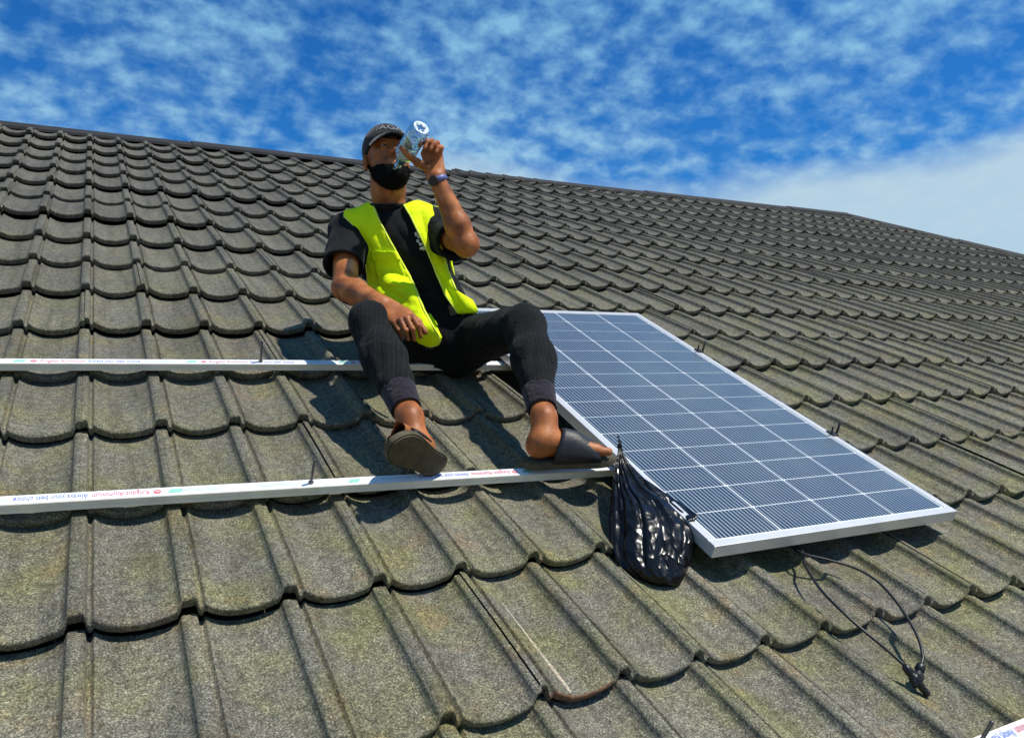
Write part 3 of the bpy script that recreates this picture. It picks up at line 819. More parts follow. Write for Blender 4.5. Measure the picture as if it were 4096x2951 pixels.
# ---- trousers
def waves(F, amp, comps):
    sl = F.whole(); X, Y, Z = F.grid(sl)
    w = 0
    for (a, b, c, ph, wa) in comps:
        w = w + wa * np.sin(a * X + b * Y + c * Z + ph + 1.3 * np.sin(9 * Z + 6 * X + ph) + 0.9 * np.sin(11 * Y - 7 * X))
    F.F[sl] += (amp * w).astype(np.float32)
def box_of(pts, pad): pts = np.array(pts); return pts.min(0) - pad, pts.max(0) + pad
lo, hi = box_of([J[k] for k in ('pelvis', 'hipR', 'hipL', 'knR', 'knL', 'anR', 'anL', 'waist')], .16)
tr = Field(lo, hi, .0050)
tr.ell(J['pelvis'] + np.array((0, 0, -.01)), (.185, .135, .105), k=.06)
tr.ell(J['pelvis'] + np.array((0, .01, .07)), (.165, .130, .10), k=.05)
for s_ in 'RL':
    hp_, kn_, an_ = J['hip' + s_], J['kn' + s_], J['an' + s_]
    end = lerp(kn_, an_, .73)
    tr.cone(hp_ + np.array((0, .02, -.01)), kn_, .100, .063, .05)
    calf = lerp(kn_, an_, .40) + np.array((.004 if s_ == 'L' else -.003, .008, 0.0))
    tr.chain([kn_, calf, end], [.061, .0625, .0475], .03)
tr.cone(J['hipR'] + np.array((0, -.03, -.03)), J['hipL'] + np.array((0, -.03, -.03)), .085, .085, .06)
def crease(F, c, rad, dirs, freq, amp, ph=0.0):
    """local cloth folds: sharp-crested ripples fading away from a joint"""
    c = np.asarray(c); sl = F.sub(c - rad * 2.2, c + rad * 2.2); X, Y, Z = F.grid(sl)
    dx, dy, dz = X - c[0], Y - c[1], Z - c[2]; d = unit(dirs)
    q = dx * d[0] + dy * d[1] + dz * d[2]; o = np.cross(d, (.3, .5, .8)); o2 = dx * o[0] + dy * o[1] + dz * o[2]
    w_ = np.exp(-(dx * dx + dy * dy + dz * dz) / rad ** 2) * (1 - 2 * np.abs(np.sin(freq * q + ph + 1.6 * np.sin(16 * o2 + ph) + .8 * np.sin(37 * o2))) ** .8)
    F.F[sl] += (amp * w_).astype(np.float32)
waves(tr, .0016, [(60, 20, 25, 0, 1), (-30, 45, 40, 2, .9), (18, -70, 30, 4, .7), (90, 60, -35, 1, .4)])
for s_ in 'RL':
    hp_, kn_, an_ = J['hip' + s_], J['kn' + s_], J['an' + s_]
    th_d, sh_d = unit(kn_ - hp_), unit(an_ - kn_)
    ac_ = unit(np.cross(sh_d, (0, 1, 0))); at_ = unit(np.cross(th_d, (.2, .3, 1)))
    crease(tr, lerp(hp_, kn_, .20), .13, at_ + th_d * .8, 55, .0050, 1)
    crease(tr, lerp(hp_, kn_, .72), .11, at_ + th_d * .5, 60, .0032, 2)
    crease(tr, lerp(kn_, an_, .18), .10, ac_ + sh_d * .45, 62, .0034, .5)
    crease(tr, lerp(kn_, an_, .50), .13, ac_ + sh_d * .25, 75, .0036, 3)
    crease(tr, lerp(kn_, an_, .70), .06, sh_d + ac_ * .6, 85, .0034, 1)
trousers = obj('trousers', tr.mesh('trousers', M_TROUSER, 2), person)
for s_ in 'RL':
    kn_, an_ = J['kn' + s_], J['an' + s_]
    a_, b_ = lerp(kn_, an_, .735), lerp(kn_, an_, .925)
    f = Field(*box_of([a_, b_], .075), .0035)
    f.cone(a_, b_, .0495, .0425, 0.0)
    # open end round the ankle
    ax_ = unit(b_ - a_); sl = f.whole(); X, Y, Z = f.grid(sl)
    pl = (X - b_[0]) * ax_[0] + (Y - b_[1]) * ax_[1] + (Z - b_[2]) * ax_[2]
    f.F[sl] = np.maximum(f.F[sl], pl.astype(np.float32)); f.cone(b_ - ax_ * .012, b_ + ax_ * .08, .0365, .0365, .004, sub=True)
    pl2 = -((X - a_[0]) * ax_[0] + (Y - a_[1]) * ax_[1] + (Z - a_[2]) * ax_[2])
    f.F[sl] = np.maximum(f.F[sl], pl2.astype(np.float32))
    obj('cuff', f.mesh('cuff', M_CUFF, 1), trousers)

# ---- T-shirt
def torso(F, g, arms=True):
    F.ell(J['pelvis'] + np.array((-.01, .01, .06)), (.158 + g, .118 + g, .10 + g), k=.06)
    F.ell(J['waist'], (.152 + g, .112 + g, .15 + g), k=.06)
    F.ell(J['chest'] + np.array((.0, .0, .005)), (.168 + g, .118 + g, .165 + g), k=.06)
    F.cone(J['shR'] + np.array((.012, 0, .002)), J['shL'] + np.array((-.01, 0, .002)), .062 + g, .062 + g, .06)
    F.cone(lerp(J['shR'], J['shL'], .32) + np.array((0, .01, .025)), lerp(J['shR'], J['shL'], .66) + np.array((0, .01, .025)), .055 + g, .055 + g, .05)
lo, hi = box_of([J[k] for k in ('pelvis', 'waist', 'chest', 'shR', 'shL', 'neck0')] + [lerp(J['shR'], J['elR'], .7), lerp(J['shL'], J['elL'], .7)], .17)
sh = Field(lo, hi, .0050)
torso(sh, 0.0)
slR0, slR1 = J['shR'], lerp(J['shR'], J['elR'], .64) + np.array((-.008, 0, 0))
slL0, slL1 = J['shL'], lerp(J['shL'], J['elL'], .62) + np.array((.004, 0, -.012))
sh.cone(slR0, slR1 + unit(slR1 - slR0) * .05, .064, .071, .045)
sh.cone(slL0, slL1 + unit(slL1 - slL0) * .05, .064, .072, .045)
waves(sh, .0014, [(45, 15, 40, 1, 1), (-40, 30, 55, 3, .9), (70, -20, -25, 5, .6)])
crease(sh, J['waist'] + np.array((.02, -.10, -.02)), .14, (.35, 0, 1), 75, .0055, 1)
crease(sh, J['chest'] + np.array((.05, -.10, .02)), .11, (1, 0, .9), 60, .0040, 2)
crease(sh, lerp(slR0, slR1, .45), .09, (1, 0, .5), 55, .0034, .6); crease(sh, lerp(slL0, slL1, .6), .09, (1, .4, .5), 60, .0034, 2.2)
for a_, b_, r_ in ((slR0, slR1, .057), (slL0, slL1, .057)):
    ax_ = unit(b_ - a_); sl = sh.sub(b_ - .16, b_ + .16); X, Y, Z = sh.grid(sl)
    pl = ((X - b_[0]) * ax_[0] + (Y - b_[1]) * ax_[1] + (Z - b_[2]) * ax_[2])
    rad = np.sqrt(np.maximum((X - b_[0]) ** 2 + (Y - b_[1]) ** 2 + (Z - b_[2]) ** 2 - pl ** 2, 0))
    cutter = np.where(rad < .10, pl, -1).astype(np.float32)
    sh.F[sl] = np.maximum(sh.F[sl], cutter); sh.cone(b_ - ax_ * .035, b_ + ax_ * .05, r_, r_ + .004, .004, sub=True)
# neckline
nk = J['neck0'] + np.array((0, -.008, .030))
sh.ell(nk + np.array((0, -.012, .045)), (.072, .085, .060), k=.012, sub=True)
shirt = obj('t_shirt', sh.mesh('t_shirt', M_SHIRT, 2), person)
f = Field(nk - .13, nk + .13, .0035)
ring = [nk + np.array((.068 * math.cos(a), -.008 + .076 * math.sin(a), .008 - .018 * max(0, -math.sin(a)))) for a in np.linspace(0, 2 * math.pi, 25)]
f.chain(ring, [.0075] * 25, .004); obj('collar', f.mesh('collar', M_SHIRT, 1), shirt)

def bvh_of(o):
    me = o.data; co = np.empty(len(me.vertices) * 3, np.float32); me.vertices.foreach_get('co', co)
    return BVHTree.FromPolygons([Vector(v) for v in co.reshape(-1, 3)], [tuple(p.vertices) for p in me.polygons])

# ---- high-visibility vest: open front, two panels, one hanging into the lap
def poly2(pts): return [pp(q[0], q[1], q[2] if len(q) > 2 else 2.70)[[0, 2]] for q in pts]
def poly_sdf(P, X, Z):
    P = np.array(P); d = np.full(np.broadcast(X, Z).shape, 1e9); s = np.ones_like(d); n = len(P)
    for i in range(n):
        a, b = P[i], P[i - 1]; e = b - a
        wx, wz = X - a[0], Z - a[1]
        t = np.clip((wx * e[0] + wz * e[1]) / (e @ e), 0, 1)
        d = np.minimum(d, (wx - e[0] * t) ** 2 + (wz - e[1] * t) ** 2)
        c1 = Z >= a[1]; c2 = Z < b[1]; c3 = e[0] * wz > e[1] * wx
        s = np.where((c1 & c2 & c3) | (~c1 & ~c2 & ~c3), -s, s)
    return s * np.sqrt(d)
PANEL_R = [(800, 430), (824, 448), (838, 480), (855, 512), (880, 556), (905, 602), (930, 645), (950, 690, 2.66), (966, 722, 2.58), (978, 746, 2.53), (970, 764, 2.51), (950, 769, 2.51), (926, 760, 2.51),
           (900, 735, 2.56), (860, 720), (800, 690), (790, 640), (806, 622), (804, 575), (796, 535), (780, 498), (756, 476), (756, 440)]
PANEL_L = [(888, 448), (905, 475), (925, 515), (942, 550), (962, 602), (985, 655), (1012, 694), (1062, 692), (1046, 662), (1012, 642), (990, 590), (976, 540), (970, 500), (962, 478), (950, 440), (920, 430)]
lo, hi = box_of([J[k] for k in ('pelvis', 'waist', 'chest', 'shR', 'shL', 'neck0')], .21)
lo = lo - np.array((0, .12, .02))
ve = Field(lo, hi, .0042)
torso(ve, .0165)
ve.cone(pp(925, 640, 2.715), pp(948, 742, 2.535), .054, .050, .05, flat=((0, -.75, -.66), 1.5))   # right panel falling into the lap
ve.cone(pp(870, 650, 2.715), pp(925, 700, 2.60), .060, .040, .05)
ve.cone(pp(1005, 650, 2.76), pp(1035, 680, 2.74), .045, .040, .04)
waves(ve, .0016, [(40, 10, 30, 2, 1), (-25, 40, 45, 1, .8)])
crease(ve, pp(905, 640, 2.68), .13, (.9, 0, 1), 48, .0075, .4); crease(ve, pp(835, 520, 2.70), .10, (1, 0, .25), 55, .0050, 1.3)
crease(ve, pp(985, 620, 2.72), .12, (1, 0, .45), 60, .0070, 2.0); crease(ve, pp(945, 520, 2.74), .08, (1, 0, .2), 70, .0045, .9)
sl = ve.whole(); X, Y, Z = ve.grid(sl)
X2, Z2 = X[:, 0, :], Z[:, 0, :]
pr = poly_sdf(poly2(PANEL_R), X2, Z2)[:, None, :]; plf = poly_sdf(poly2(PANEL_L), X2, Z2)[:, None, :]
front = np.minimum(pr, plf)
ymid = J['chest'][1] + 0.015
Bk = [(738, 440), (1000, 440), (985, 520), (1000, 600), (1010, 690), (840, 700), (800, 640), (805, 580), (790, 520)]
back = np.maximum(poly_sdf(poly2(Bk), X2, Z2)[:, None, :], (ymid - Y))
mask = np.minimum(np.maximum(front, Y - ymid - .01), back)
F0 = ve.F.copy()
ve.F = np.maximum(np.maximum(F0, mask.astype(np.float32)), -(F0 + .016))       # a shell, cut to the pattern
vest = obj('safety_vest', ve.mesh('safety_vest', M_VEST, 2), person)
vb = bvh_of(vest); sb = bvh_of(shirt)
def conform(b, x, z, off, y0=-1.2):
    hit = b.ray_cast(Vector((x, y0, z)), Vector((0, 1, 0)))
    return None if hit[0] is None else Vector((hit[0].x, hit[0].y - off, hit[0].z))
def edge_run(pts, r=.0026, b=vb, inset=.004, mat=M_PIPE, name='piping', par=vest):
    P = [np.array(p) for p in poly2(pts)]; run, out = [], []
    for a, c in zip(P, P[1:]):
        n = max(2, int(np.linalg.norm(c - a) / .008))
        for t in np.linspace(0, 1, n, endpoint=False): run.append(lerp(a, c, t))
    run.append(P[-1])
    for q in run:
        h = None
        for dx in (0, -.004, .004, -.008, .008, -.012, .012):
            h = conform(b, q[0] + dx, q[1], .001)
            if h is not None and h.y < ymid: break
            h = None
        if h is not None and (not out or abs(h.y - out[-1].y) < .03): out.append(h)
    if len(out) > 3:
        for _ in range(2): out = [out[0]] + [(out[i - 1] + out[i] * 2 + out[i + 1]) / 4 for i in range(1, len(out) - 1)] + [out[-1]]
        obj(name, MB().tube(out, r, 6).mesh(name, mat, True), par)
edge_run(PANEL_R[1:13]); edge_run(PANEL_R[17:22]); edge_run(PANEL_L[0:7]); edge_run(PANEL_L[9:14])
def patch(b, corners, off, mat, name, par, n=10, thick=True):
    """a sewn patch that follows the cloth: corners in photo pixels at body depth, clockwise"""
    C4 = [np.array(q) for q in poly2(corners)]; V, F = [], []
    for j in range(n + 1):
        for i in range(n + 1):
            q = lerp(lerp(C4[0], C4[1], i / n), lerp(C4[3], C4[2], i / n), j / n)
            h = conform(b, q[0], q[1], off) or (V[-1] if V else Vector((q[0], ymid - .1, q[1])))
            V.append(Vector(h))
    for j in range(n):
        for i in range(n):
            a = j * (n + 1) + i; F.append((a, a + n + 1, a + n + 2, a + 1))
    me = mesh_from(name, V, F, mat); o = obj(name, me, par)
    md_ = o.modifiers.new('s', 'SOLIDIFY'); md_.thickness = .003; md_.offset = -1
    return o
pocket = patch(vb, [(824, 566), (886, 570), (908, 640), (836, 632)], .0035, M_VEST, 'pocket', vest)
patch(vb, [(820, 556), (880, 558), (889, 576), (823, 577)], .0075, M_VEST, 'flap', pocket)
# small white emblem on the shirt's chest
for cx0, cy0, rx_, ry_ in ((921, 516, 4, 6), (927, 522, 5, 4), (925, 532, 4, 4), (931, 539, 5, 4), (937, 548, 5, 5), (931, 549, 3, 3)):
    patch(sb, [(cx0 - rx_, cy0 - ry_ * .6), (cx0 + rx_ * .5, cy0 - ry_), (cx0 + rx_, cy0 + ry_ * .5), (cx0 - rx_ * .4, cy0 + ry_)], .0015, M_WHITEINK, 'chest_print', shirt, 3)

# ---- cap, beard, brows, eyes
f = Field(HC - .16, HC + .17, .0034)
f.ell(hd(0, .014, .040), (.084, .103, .094), HR, 0)
sl = f.whole(); X, Y, Z = f.grid(sl)
hx = [(X - HC[0]) * HR[0][i] + (Y - HC[1]) * HR[1][i] + (Z - HC[2]) * HR[2][i] for i in range(3)]
f.F[sl] = np.maximum(f.F[sl], ((.047 - .42 * (hx[1] + .09)) - hx[2]).astype(np.float32))
capo = obj('cap', f.mesh('cap', M_CAPCLOTH, 2), person)
bm_ = MB(); n1_, n2_ = 17, 6; V, F = [], []
for top in (0, 1):
    for j in range(n2_):
        for i in range(n1_):
            a = math.radians(-66 + 132 * i / (n1_ - 1)); r = j / (n2_ - 1)
            L_ = .004 + .060 * r * math.cos(a) ** 0.7
            x = (.080 + .003 * r) * math.sin(a); y = .014 - .100 * math.cos(a) - L_
            z = .044 + .008 * math.cos(a) - .020 * math.sin(a) ** 2 - .014 * r * math.sin(a) ** 2 - .034 * r * math.cos(a) + .004 * top
            V.append(hd(x, y, z))
N_ = n1_ * n2_
for j in range(n2_ - 1):
    for i in range(n1_ - 1):
        a = j * n1_ + i; F.append((a, a + n1_, a + n1_ + 1, a + 1)); F.append((N_ + a, N_ + a + 1, N_ + a + n1_ + 1, N_ + a + n1_))
for i in range(n1_ - 1):
    a = (n2_ - 1) * n1_ + i; F.append((a, a + 1, N_ + a + 1, N_ + a)); F.append((i, N_ + i, N_ + i + 1, i + 1))
obj('brim', mesh_from('brim', V, F, M_CAPCLOTH), capo)
cb = bvh_of(capo)
tm = text_mesh('cap_lettering', '/AGA/', .036, M_CAPPRINT, .0)
bmx = bmesh.new(); bmx.from_mesh(tm); bmesh.ops.subdivide_edges(bmx, edges=bmx.edges, cuts=1); 
for v in bmx.verts:
    px_, pz_ = v.co.x * 1.12, v.co.y
    ang = px_ / .088
    o_ = Vector(hd(math.sin(ang) * .20, .012 - math.cos(ang) * .20, .080 + pz_)); d_ = Vector(hd(0, .012, .080 + pz_ * .8)) - o_
    h = cb.ray_cast(o_, d_.normalized())
    v.co = (h[0] - d_.normalized() * .0022) if h[0] is not None else Vector(hd(0, -.08, .08))
bmx.to_mesh(tm); bmx.free(); obj('lettering', tm, capo)

f = Field(HC - .17, HC + .15, .0030)
f.ell(hd(0, -.026, -.050), (.069, .076, .080), HR, .02); f.ell(hd(0, -.066, -.104), (.038, .036, .032), HR, .04)
f.ell(hd(0, .006, -.01), (.0765, .080, .070), HR, .01)
sl = f.whole(); X, Y, Z = f.grid(sl)
hx = [(X - HC[0]) * HR[0][i] + (Y - HC[1]) * HR[1][i] + (Z - HC[2]) * HR[2][i] for i in range(3)]
top_line = -.076 + .42 * np.maximum(0, np.abs(hx[0]) - .030) + .80 * np.maximum(0, hx[1] + .030)
top_line = np.minimum(top_line, .012) + .0022 * np.sin(330 * hx[0] + 2) * np.sin(410 * hx[1]) + .0015 * np.sin(700 * hx[0] + 500 * hx[1])
f.F[sl] = np.maximum(f.F[sl], np.maximum(hx[2] - top_line, hx[1] - (.006 + .25 * np.maximum(0, hx[2] + .06))).astype(np.float32))
X, Y, Z = f.grid(sl)
f.F[sl] += (.0008 * (np.sin(410 * X + 300 * Z) * np.sin(360 * Y - 340 * Z) + np.sin(280 * X - 430 * Y + 200 * Z))).astype(np.float32)
bme = f.mesh('beard', M_HAIR, 0)
bco = np.empty(len(bme.vertices) * 3, np.float32); bme.vertices.foreach_get('co', bco); bco = bco.reshape(-1, 3)
bno = np.empty(len(bme.vertices) * 3, np.float32); bme.vertices.foreach_get('normal', bno); bno = bno.reshape(-1, 3)
beard = obj('beard', bme, person)
rs_ = np.random.RandomState(5); pick = rs_.choice(len(bco), min(5000, len(bco)), replace=False)
hv, hf = [], []
for i in pick:                              # short whiskers breaking up the outline
    p, n_ = bco[i], bno[i]
    dirn = unit(n_ + np.array((0, -.1, -.75)) + rs_.normal(0, .45, 3)); sd = unit(np.cross(dirn, rs_.normal(0, 1, 3))) * .0008
    L0 = rs_.uniform(.003, .0085); k0 = len(hv)
    hv += [p - n_ * .001 + sd, p - n_ * .001 - sd, p + dirn * L0]; hf.append((k0, k0 + 1, k0 + 2))
# stubble thinning out above the beard line
pco = np.empty(len(person.data.vertices) * 3, np.float32); person.data.vertices.foreach_get('co', pco); pco = pco.reshape(-1, 3)
pno = np.empty(len(person.data.vertices) * 3, np.float32); person.data.vertices.foreach_get('normal', pno); pno = pno.reshape(-1, 3)
hl = (pco - HC) @ HR
tl = np.minimum(-.076 + .42 * np.maximum(0, np.abs(hl[:, 0]) - .030) + .80 * np.maximum(0, hl[:, 1] + .030), .012)
dz_ = hl[:, 2] - tl
near_ = (np.abs(hl).max(1) < .13) & (dz_ > -.004) & (dz_ < .020) & (hl[:, 1] < .02) & ~((np.abs(hl[:, 0]) < .020) & (hl[:, 2] < -.052) & (hl[:, 1] < -.07))
mou = (np.abs(hl[:, 0]) < .034) & (hl[:, 1] < -.07) & (hl[:, 2] < -.036) & (hl[:, 2] > -.054)
for i in np.nonzero(near_ | mou)[0]:
    keep = .9 * math.exp(-max(0.0, dz_[i]) / .007) if not mou[i] else .55
    for _ in range(3):
        if rs_.rand() > keep: continue
        p, n_ = pco[i] + rs_.normal(0, .0012, 3), pno[i]
        dirn = unit(n_ * .5 + np.array((0, -.1, -.8)) + rs_.normal(0, .4, 3)); sd = unit(np.cross(dirn, rs_.normal(0, 1, 3))) * .0005
        L0 = rs_.uniform(.0018, .004); k0 = len(hv)
        hv += [p - n_ * .0006 + sd, p - n_ * .0006 - sd, p + dirn * L0 + n_ * .0006]; hf.append((k0, k0 + 1, k0 + 2))
obj('whiskers', mesh_np('whiskers', np.array(hv), np.array(hf), M_HAIR, False), beard, kind='stuff')
for sx in (-1, 1):
    obj('eyebrow', MB().tube([hd(.014 * sx, -.093, .027), hd(.030 * sx, -.092, .033), (hd(.048 * sx, -.078, .028))], [.003, .0042, .002], 8).mesh('eyebrow', M_HAIR, True), person)
    mb = MB(); bmesh.ops.create_uvsphere(mb.bm, u_segments=16, v_segments=10, radius=.0100)
    ey = obj('eye', mb.mesh('eye', M_EYE, True), person, Matrix.Translation(Vector(hd(.031 * sx, -.0830, .0005))))
    mb = MB(); bmesh.ops.create_uvsphere(mb.bm, u_segments=12, v_segments=8, radius=.0056)
    obj('iris', mb.mesh('iris', M_IRIS, True), ey, Matrix.Translation(Vector(-HR[:, 1] * .0072 - HR[:, 2] * .002)))

# ---- sandals and watch
def sandal(heel, toe, d, u_, s_, strap_at, fit=1.0):
    L = float(np.linalg.norm(toe - heel)); root = None
    out = [(-.03, .0, .0), (.0, .036, 0), (.10, .040, 0), (.35, .036, 0), (.55, .044, 0), (.75, .050, 0), (.90, .044, 0), (1.0, .030, 0), (1.06, .0, 0)]
    ta = np.linspace(0, 1, 30); ak = -.03 + 1.09 * (1 - np.cos(np.pi * ta)) / 2
    wk = np.interp(ak, [-.03, -.02, .02, .10, .35, .55, .75, .90, .98, 1.03, 1.06], [0, .012, .028, .0385, .036, .043, .0495, .045, .034, .020, 0])
    for _ in range(2): wk[1:-1] = (wk[:-2] + 2 * wk[1:-1] + wk[2:]) / 4
    wk[0] = wk[-1] = 0
    out = [(a, w_, 0) for a, w_ in zip(ak, wk)]
    base = heel - u_ * .004
    def ring_pts(up):
        R_, L_ = [], []
        for a, w_, _ in out: 
            c = base + d * L * a + u_ * up; R_.append(c + s_ * w_); L_.append(c - s_ * w_)
        return R_ + L_[-2:0:-1]
    tp_, bt_ = ring_pts(-.002), ring_pts(-.024)
    bm = bmesh.new(); va = [bm.verts.new(p) for p in tp_]; vb_ = [bm.verts.new(p) for p in bt_]; n = len(va)
    bm.faces.new(va); bm.faces.new(vb_[::-1])
    for k in range(n): bm.faces.new((va[k], vb_[k], vb_[(k + 1) % n], va[(k + 1) % n]))
    bmesh.ops.recalc_face_normals(bm, faces=bm.faces)
    bmesh.ops.bevel(bm, geom=[e for e in bm.edges if len(e.link_faces) == 2 and any(len(f_.verts) > 6 for f_ in e.link_faces)], offset=.004, segments=2, affect='EDGES')
    me = bpy.data.meshes.new('sandal'); bm.to_mesh(me); bm.free(); me.materials.append(M_SOLE)
    so = obj('sandal', me, person)
    # broad closed strap over the instep
    V, F = [], []; na, nb = 14, 9
    for j in range(nb):
        t = strap_at[0] + (strap_at[1] - strap_at[0]) * j / (nb - 1)
        wid = np.interp(t, [.35, .55, .75, .9], [.047, .050, .050, .046]); hgt = np.interp(t, [.35, .55, .75, .9], [.088, .080, .058, .043])
        for i in range(na):
            a = math.pi * i / (na - 1)
            V.append(base + d * (L * t + math.sin(a) * (.034 * (1 - j / (nb - 1)) - .012 * j / (nb - 1))) + s_ * wid * (.55 + .45 * fit) * math.cos(a) + u_ * (hgt * fit * math.sin(a) ** .8 - .006))
    for j in range(nb - 1):
        for i in range(na - 1):
            a = j * na + i; F.append((a, a + na, a + na + 1, a + 1))
    st = obj('strap', mesh_from('strap', V, F, M_STRAP), so)
    m_ = st.modifiers.new('s', 'SOLIDIFY'); m_.thickness = .004; m_.offset = 1
    return so
sandal(HEEL_R, TOE_R, dR, uR, sR, (.44, .78), .80); sandal(HEEL_L, TOE_L, dL, uL, sL, (.29, .85))
wdir = unit(J['elL'] - J['wrL']); wc = J['wrL'] + wdir * .012
q_ = Vector(wdir).to_track_quat('Z', 'Y').to_matrix().to_4x4()
mb = MB(); n = 24
for k in range(n): pass
mb.tube([Vector((math.cos(a) * .0295, math.sin(a) * .0295, 0)) for a in np.linspace(0, 2 * math.pi, 29)], .0055, 8, False)
for v in mb.bm.verts: v.co.z *= 1.8
wt_ = obj('wristwatch', mb.mesh('wristwatch', M_WATCHBAND, True), person, Matrix.Translation(Vector(wc)) @ q_)
face_dir = Vector((-.35, -.9, -.15)); fl_ = (q_.to_3x3().inverted() @ face_dir); fl_.z = 0; fl_.normalize()
mb = MB(); bmesh.ops.create_cone(mb.bm, cap_ends=True, segments=24, radius1=.0175, radius2=.016, depth=.010)
obj('watch_case', mb.mesh('watch_case', M_WATCH), wt_, Matrix.Translation(fl_ * .031) @ fl_.to_track_quat('Z', 'Y').to_matrix().to_4x4())

# ------------------------------------------------------------------ water bottle
def plastic_material():
    m, nt, b = new_mat('clear_plastic')
    nt.nodes.remove(b); out = nt.nodes['Material Output']
    lw = nd(nt, 'ShaderNodeLayerWeight'); lw.inputs['Blend'].default_value = 0.35
    tr_ = nd(nt, 'ShaderNodeBsdfTransparent'); tr_.inputs['Color'].default_value = (.58, .83, .97, 1)
    gl = nd(nt, 'ShaderNodeBsdfGlossy'); gl.inputs['Roughness'].default_value = 0.06; gl.inputs['Color'].default_value = (.95, .98, 1, 1)
    mx = nd(nt, 'ShaderNodeMixShader')
    f = math_n(nt, 'ADD', math_n(nt, 'MULTIPLY', lw.outputs['Facing'], 0.75), 0.24, clamp=True)
    tcn = nd(nt, 'ShaderNodeTexCoord'); nz = nd(nt, 'ShaderNodeTexNoise'); nz.inputs['Scale'].default_value = 60
    lk(nt, tcn.outputs['Object'], nz.inputs['Vector'])
    bp = nd(nt, 'ShaderNodeBump'); bp.inputs['Strength'].default_value = 0.6; bp.inputs['Distance'].default_value = 0.006
    lk(nt, nz.outputs[0], bp.inputs['Height']); lk(nt, bp.outputs[0], gl.inputs['Normal'])
    lk(nt, f, mx.inputs[0]); lk(nt, tr_.outputs[0], mx.inputs[1]); lk(nt, gl.outputs[0], mx.inputs[2]); lk(nt, mx.outputs[0], out.inputs['Surface'])
    return m
M_PLASTIC = plastic_material()
def water_material():
    m, nt, b = new_mat('water_in_bottle')
    b.inputs['Base Color'].default_value = (.62, .90, .92, 1); b.inputs['Roughness'].default_value = 0.02
    b.inputs['Transmission Weight'].default_value = 1.0; b.inputs['IOR'].default_value = 1.33
    return m
M_WATER = water_material()
bq = Vector(bax).to_track_quat('Z', 'Y').to_matrix().to_4x4()
BOT = BODY @ Matrix.Translation(Vector(BM_)) @ bq
bottle = empty('water_bottle', BOT, label='clear plastic water bottle tipped up in the man\'s raised hand', category='bottle')
def lathe(prof_, n=32, petal=0.0):
    V, F = [], []
    for z, r in prof_:
        for k in range(n):
            a = 2 * math.pi * k / n; rr = r
            if petal and z > prof_[-1][0] - .022 and r > .004:
                V.append((rr * math.cos(a), rr * math.sin(a), z - petal * max(0, math.cos(5 * a)) * (r / .03))); continue
            V.append((rr * math.cos(a), rr * math.sin(a), z))
    for j in range(len(prof_) - 1):
        for k in range(n):
            a, b = j * n + k, j * n + (k + 1) % n; F.append((a, b, b + n, a + n))
    return V, F
R_ = BR_; L_ = BL_
prof_b = [(-.004, .0105), (.0, .0118), (.010, .0118), (.012, .0140), (.015, .0140), (.017, .0120), (.026, .0125), (.040, .0190), (.056, .0270), (.068, R_ - .001), (.074, R_)]
z = .080
while z < L_ - .024:
    prof_b += [(z, R_), (z + .004, R_ - .0022), (z + .008, R_)]; z += .0155
prof_b += [(L_ - .022, R_), (L_ - .010, R_ - .0015), (L_ - .003, R_ - .006), (L_, R_ - .013), (L_ - .006, .010), (L_ - .008, .003)]
M_FROST = simple('frosted_base', (.80, .88, .92), 0.3, var=0.1)
V, F = [], []
for k in range(40):
    a = 2 * math.pi * k / 40; st_ = .010 + .0075 * abs(((k * 5 / 40) % 1) * 2 - 1)
    V += [(.0265 * math.cos(a), .0265 * math.sin(a), L_ + .0005), (st_ * math.cos(a), st_ * math.sin(a), L_ - .003)]
for k in range(40):
    a, b = 2 * k, 2 * ((k + 1) % 40); F.append((a, b, b + 1, a + 1))
o = obj('base_ring', mesh_from('base_ring', V, F, M_FROST), bottle); o.modifiers.new('s', 'SOLIDIFY').thickness = .001
V, F = lathe(prof_b, 40, .007)
obj('shell', mesh_from('shell', V, F, M_PLASTIC), bottle)
wprof = [(.002, .0), (.0022, .0102), (.026, .0110), (.040, .0176), (.052, .0235), (.058, .0258), (.0582, .0)]
V, F = lathe(wprof, 32); obj('water', mesh_from('water', V, F, M_WATER), bottle)

# ------------------------------------------------------------------ black plastic bag hanging on the panel's edge
def bag_material():
    m, nt, b = new_mat('black_plastic_bag')
    tcn = nd(nt, 'ShaderNodeTexCoord')
    n1 = nd(nt, 'ShaderNodeTexNoise'); n1.inputs['Scale'].default_value = 8; n1.inputs['Detail'].default_value = 3; n1.inputs['Distortion'].default_value = 1.0
    mp = nd(nt, 'ShaderNodeMapping'); mp.inputs['Scale'].default_value = (1.2, .6, .8)
    lk(nt, tcn.outputs['Object'], mp.inputs['Vector']); lk(nt, mp.outputs[0], n1.inputs['Vector'])
    b.inputs['Base Color'].default_value = (.004, .0045, .006, 1); b.inputs['Roughness'].default_value = 0.27
    b.inputs['Specular IOR Level'].default_value = 0.35
    bp = nd(nt, 'ShaderNodeBump'); bp.inputs['Strength'].default_value = 0.45; bp.inputs['Distance'].default_value = 0.022
    vo = nd(nt, 'ShaderNodeTexVoronoi'); vo.inputs['Scale'].default_value = 28; vo.inputs['Randomness'].default_value = 1.0
    wv = nd(nt, 'ShaderNodeVectorMath', operation='MULTIPLY_ADD'); wv.inputs[1].default_value = (.05, .05, .05)
    lk(nt, n1.outputs['Color'], wv.inputs[0]); lk(nt, mp.outputs[0], wv.inputs[2]); lk(nt, wv.outputs[0], vo.inputs['Vector'])
    lk(nt, math_n(nt, 'ADD', n1.outputs[0], math_n(nt, 'MULTIPLY', vo.outputs['Distance'], 0.80)), bp.inputs['Height']); lk(nt, bp.outputs[0], b.inputs['Normal'])
    return m
